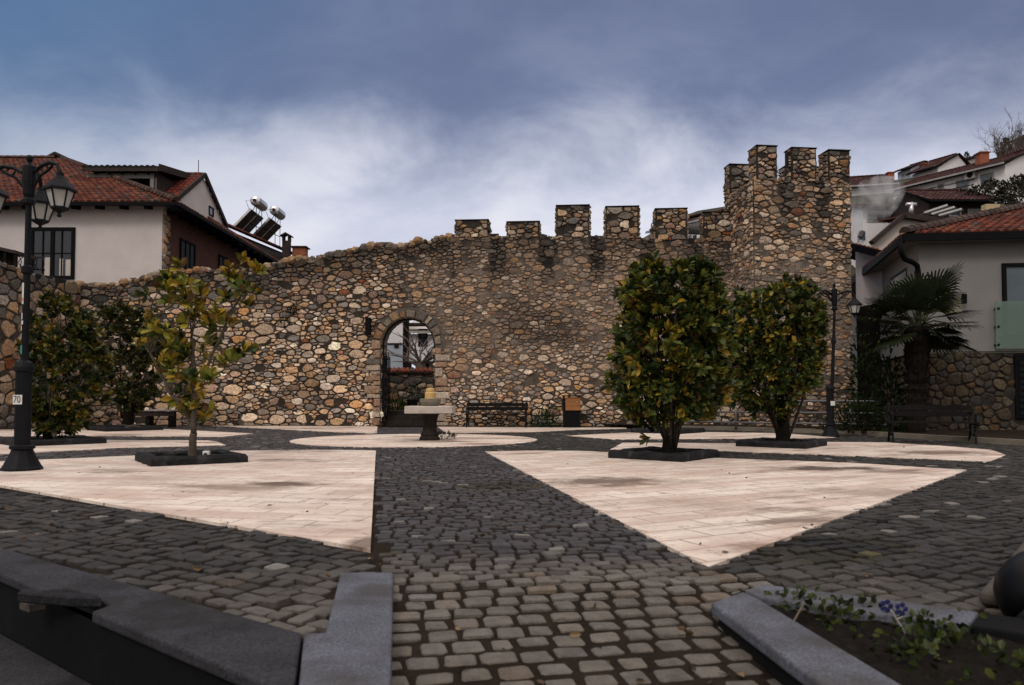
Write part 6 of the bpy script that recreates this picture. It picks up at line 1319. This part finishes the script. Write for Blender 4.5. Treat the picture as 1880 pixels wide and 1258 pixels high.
h1, pl1 = hill_house('long white terrace house with air conditioner on the upper hillside', (1640, 352), (1845, 303), 82, 9, 9, 2.0, 'plaster_far', RC, [(1670, 352, 1690, 372), (1722, 338, 1733, 358), (1755, 330, 1780, 352), (1800, 318, 1825, 333)], .8, chim=((1803, 283, .9, 1.6),), eave='pale')
b = MB(); s_, zz = pl1.at(1785, 323); b.box(pl1.w(s_, zz, .3), (1.0, .5, .75), rz=math.atan2(pl1.U.y, pl1.U.x), bev=.03); ac = b.build('air_conditioner', M['plank'], h1); b = MB(); b.lathe([(.28, 0), (.28, .03), (.05, .04)], pl1.w(s_+.05, zz, .56), 14, M=Matrix((pl1.U, Z, pl1.N)).transposed()); b.build('fan_grille', M['fascia'], ac)
b = MB()
q0, q1 = pl1.at(1645, 373), pl1.at(1800, 342)
for k in range(2): b.tube([pl1.w(q0[0], q0[1]+.5*k, 1.2), pl1.w(q1[0], q1[1]+.5*k, 1.2)], .05, 5)
b.build('balcony_rail', M['iron'], h1)
hill_house('white upper house with dark eave above the long terrace house', (1675, 322), (1722, 309), 95, 6, 8, 2.3, 'plaster_far', RC, [(1678, 327, 1698, 336)], .8, chim=((1698, 303, .9, 1.2), (1708, 305, .9, .8)))
hill_house('low brown roofed house highest on the ridge line', (1722, 308), (1775, 296), 108, 6, 9, 1.6, 'plaster_cream', RB_, [], .7)
hill_house('pale blue dormer house on the skyline left of the upper house', (1648, 317), (1672, 310), 118, 6, 7, 1.6, 'plaster_blue', RB_, [(1655, 319, 1662, 325), (1664, 317, 1672, 323)], .6)
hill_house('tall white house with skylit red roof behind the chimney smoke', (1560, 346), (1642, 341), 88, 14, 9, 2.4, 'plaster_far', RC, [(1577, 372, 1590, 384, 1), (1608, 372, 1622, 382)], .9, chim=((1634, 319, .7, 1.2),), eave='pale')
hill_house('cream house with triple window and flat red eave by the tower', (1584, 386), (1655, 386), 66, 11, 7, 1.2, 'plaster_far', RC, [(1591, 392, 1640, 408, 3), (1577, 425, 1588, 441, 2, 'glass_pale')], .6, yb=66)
hill_house('dark brown house with two wide windows below the terrace house', (1705, 374), (1826, 371), 60, 8, 7, 1.9, 'brown_board', RC, [(1742, 385, 1764, 398), (1776, 384, 1802, 402)], .9, yb=60)
hill_house('ochre house with one dark window at the top right', (1846, 292), (1900, 276), 78, 9, 8, 2.2, 'plaster_ochre', RB_, [(1863, 294, 1874, 314, 1, 'brown_board')], .9)
hill_house('grey stone cottage on the skyline at the far right', (1862, 262), (1905, 250), 110, 6, 7, 1.8, 'plaster_cream', RB_, [], .7)
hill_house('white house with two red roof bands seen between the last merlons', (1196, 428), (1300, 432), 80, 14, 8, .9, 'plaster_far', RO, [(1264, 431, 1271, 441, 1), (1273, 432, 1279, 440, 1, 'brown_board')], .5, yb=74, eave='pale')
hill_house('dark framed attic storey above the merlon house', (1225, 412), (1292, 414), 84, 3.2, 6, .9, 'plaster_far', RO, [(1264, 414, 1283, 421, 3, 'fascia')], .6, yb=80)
t = thing('balcony_frame', 'grey balcony frame jutting out left of the fifth merlon', 'balcony', P(1198, 430, 79)); y = 79; b = MB(); b.bar(P(1193, 423, y), P(1206, 419, y), .3, .25); b.build('deck', M['brown_board'], t)
for p0, p1 in (((1195, 436), (1195, 423)), ((1196, 419), (1196, 412)), ((1196, 412), (1204, 402))): b = MB(); b.bar(P(*p0, y), P(*p1, y), .12, .12); b.build('post', M['steel'], t)
# white gable building right behind the annex
y = 38.0; t = thing('white_gable', 'white gable wall with dark verge and steel flue behind the annex', 'building', P(1660, 430, y)); pts = [P(1606, 448, y), P(1606, 440, y), P(1658, 396, y), P(1726, 404, y-2), P(1790, 408, y-2), P(1790, 450, y-2)]
b = MB(); b.prism([Vector((p.x, y, p.z)) for p in (P(1600, 520, y), P(1604, 441, y), P(1658, 397, y), P(1740, 409, y), P(1860, 404, y), P(1860, 520, y))], (0, .35, 0)); b.build('wall', M['plaster_cream'], t, tri=True)
b = MB(); b.bar(P(1600, 446, y-.15), P(1658, 396, y-.15), .4, .2); b.bar(P(1658, 396, y-.15), P(1728, 407, y-.15), .4, .26); b.build('verge', M['brown_board'], t)
b = MB(); tiled(b, P(1660, 397, y+.3), (1, 0, -.09), (.1, 1, .16), 6.2, 4.0, tw=.25, row=.4, cols=RO); b.build('roof', M['tile'], t)
b = MB(); q0, q1 = P(1673, 398, y+1), P(1673, 372, y+1); b.tube([q0, q1], .11, 8); b.tube([q1-Z*.1+Vector((-.25, 0, .0)), q1-Z*.1+Vector((.25, 0, .0))], .10, 8); b.build('flue', M['tank'], t, smooth=True)
for k in range(3):
    b = MB(); a, e = P(1688+13*k, 396+2.5*k, y+1.2), P(1730+13*k, 382+3.5*k, y+1.6); b.bar(a, e, .9, .07); cp = b.build('solar_panel', M['panel_glass'], t); b = MB(); b.bar(a+Z*.05+Vector((0, -.45, 0)), e+Z*.05+Vector((0, -.45, 0)), .05, .09); b.build('panel_frame', M['alu'], cp)
t = thing('roof_aerial', 'small white satellite dish mast on the orange annex roof', 'satellite dish', P(1577, 445, 28)); b = MB(); b.tube([P(1576, 452, 28), P(1576, 428, 28)], .03, 6); b.build('mast', M['plank'], t); b = MB(); b.tube([P(1576, 436, 28), P(1584, 424, 28)], .05, 6); b.tube([P(1584, 428, 27.8), P(1579, 436, 27.8)], .08, 6); b.build('dish_arm', M['rim_grey'], t)
# retaining wall and vegetation on the hill
y = 52; t = thing('retaining_wall', 'grey stone retaining wall under the bushes at the right', 'wall', P(1850, 390, y)); mb, mo = MB(), MB(); q0, q1 = P(1826, 420, y), P(1920, 420, y)
stone_face(mb, mo, Vector((q0.x, y, q0.z)), (1, -.1, 0), Z, (-.1, -1, 0), 4.2, P(1826, 376, y).z-q0.z, lambda a, c: (.12, .25), pal=lambda c, a, d_: c*.6, mort=(.07, .065, .055)); mb.build('stone_facing', M['stone'], t, smooth=True); mo.build('mortar_joint', M['mortar'], t)
b = MB(); b.box((q0.x-.3, y-.1, (q0.z+P(1830, 378, y).z)/2), (1.0, .5, P(1830, 376, y).z-q0.z)); b.build('pillar', M['plaster_ochre'], t)
b = MB()
for (px, py, Y, r, n) in ((1800, 352, 62, .8, 300), (1828, 352, 60, 1.0, 400), (1858, 352, 56, 1.1, 500), (1785, 360, 61, .6, 200), (1840, 366, 57, .8, 300), (1880, 358, 54, 1.2, 500), (1765, 358, 63, .5, 150), (1890, 340, 58, 1.1, 400), (1818, 340, 64, .6, 200), (1870, 336, 62, .8, 300), (1850, 376, 55, .6, 200)):
    c = P(px, py, Y); v = nrng.normal(size=(n, 3)); v /= np.linalg.norm(v, axis=1, keepdims=True); pos = np.array(c)+v*r*np.array((1, .8, .75))*nrng.uniform(.5, 1.05, (n, 1)); L = nrng.uniform(.15, .3, n)
    leaves(b, pos, v+np.array((0, 0, .4)), L, L*.5, np.array([np.array(rnd.choice([(.012, .015, .007), (.016, .018, .008), (.028, .018, .011), (.009, .011, .005)]))*rnd.uniform(.7, 1.3) for _ in range(n)]))
tag(b.build('hillside_bushes', M['leaf']), kind='stuff')
def cypress(px, pt, pb, Y, w_, label):
    a, c = P(px, pb, Y), P(px, pt, Y); t = thing('cypress', label, 'tree', a); b = MB(); n = 260; H_ = c.z-a.z; u = nrng.uniform(0, 1, n); an = nrng.uniform(0, 6.283, n); r = w_*(1-u)**.7*nrng.uniform(.5, 1, n); pos = np.stack([a.x+r*np.cos(an), a.y+r*np.sin(an), a.z+u*H_], -1); ds = np.stack([np.cos(an)*.4, np.sin(an)*.4, np.ones(n)], -1); L = np.full(n, .22*H_)*nrng.uniform(.6, 1.1, n); leaves(b, pos, ds, L, L*.3, np.tile(np.array((.012, .02, .010)), (n, 1))); b.build('crown', M['leaf'], t); b = MB(); b.tube([a-Z*2, a+Z*H_*.5], .15, 6); b.build('trunk', M['bark_dark'], t)
cypress(1775, 281, 300, 112, .75, 'dark pointed cypress on the skyline left of the red chimney')
cypress(1741, 292, 303, 125, .8, 'smaller cypress on the skyline farther left')
cypress(1790, 287, 298, 118, .8, 'squat dark conifer between the cypress and the red chimney')
for i, (px, pb, pt, Y, lb, sd) in enumerate(((1838, 300, 246, 92, 'bare branching tree leftmost on the right skyline', 5), (1858, 296, 240, 96, 'tallest bare tree in the middle of the right skyline', 9), (1876, 290, 243, 95, 'bare tree at the right edge of the skyline', 13))):
    a, c = P(px, pb, Y), P(px, pt, Y); bare_tree(a-Z*2, c.z-a.z+2, .55, lb, 15, 3, sd, .30, .20, 1.0)
cypress(1848, 258, 298, 93, 1.0, 'dark conifer among the bare skyline trees')
# chimney smoke drifting before the hillside houses
b = MB(); pts = [P(1580, 420, 62), P(1582, 400, 62), P(1592, 380, 62), P(1606, 366, 62), P(1624, 356, 62), P(1650, 342, 62)]
b.tube(pts, [.6, .9, 1.5, 1.9, 1.7, .9], 14)
sm = bpy.data.materials.new('smoke'); sm.use_nodes = True; nt = sm.node_tree; nt.nodes.clear(); o_ = nt.nodes.new('ShaderNodeOutputMaterial'); pv = nt.nodes.new('ShaderNodeVolumePrincipled'); pv.inputs['Color'].default_value = (.92, .92, .96, 1); tc_ = nt.nodes.new('ShaderNodeTexCoord'); nz_ = nt.nodes.new('ShaderNodeTexNoise'); nz_.inputs['Scale'].default_value = .55; nz_.inputs['Detail'].default_value = 4; nz_.inputs['Distortion'].default_value = .8
mr = nt.nodes.new('ShaderNodeMapRange'); mr.inputs[1].default_value = .42; mr.inputs[2].default_value = .70; mr.inputs[4].default_value = .55; nt.links.new(tc_.outputs['Object'], nz_.inputs['Vector']); nt.links.new(nz_.outputs[0], mr.inputs[0]); nt.links.new(mr.outputs[0], pv.inputs['Density']); nt.links.new(pv.outputs[0], o_.inputs['Volume'])
tag(b.build('smoke', sm), kind='stuff')
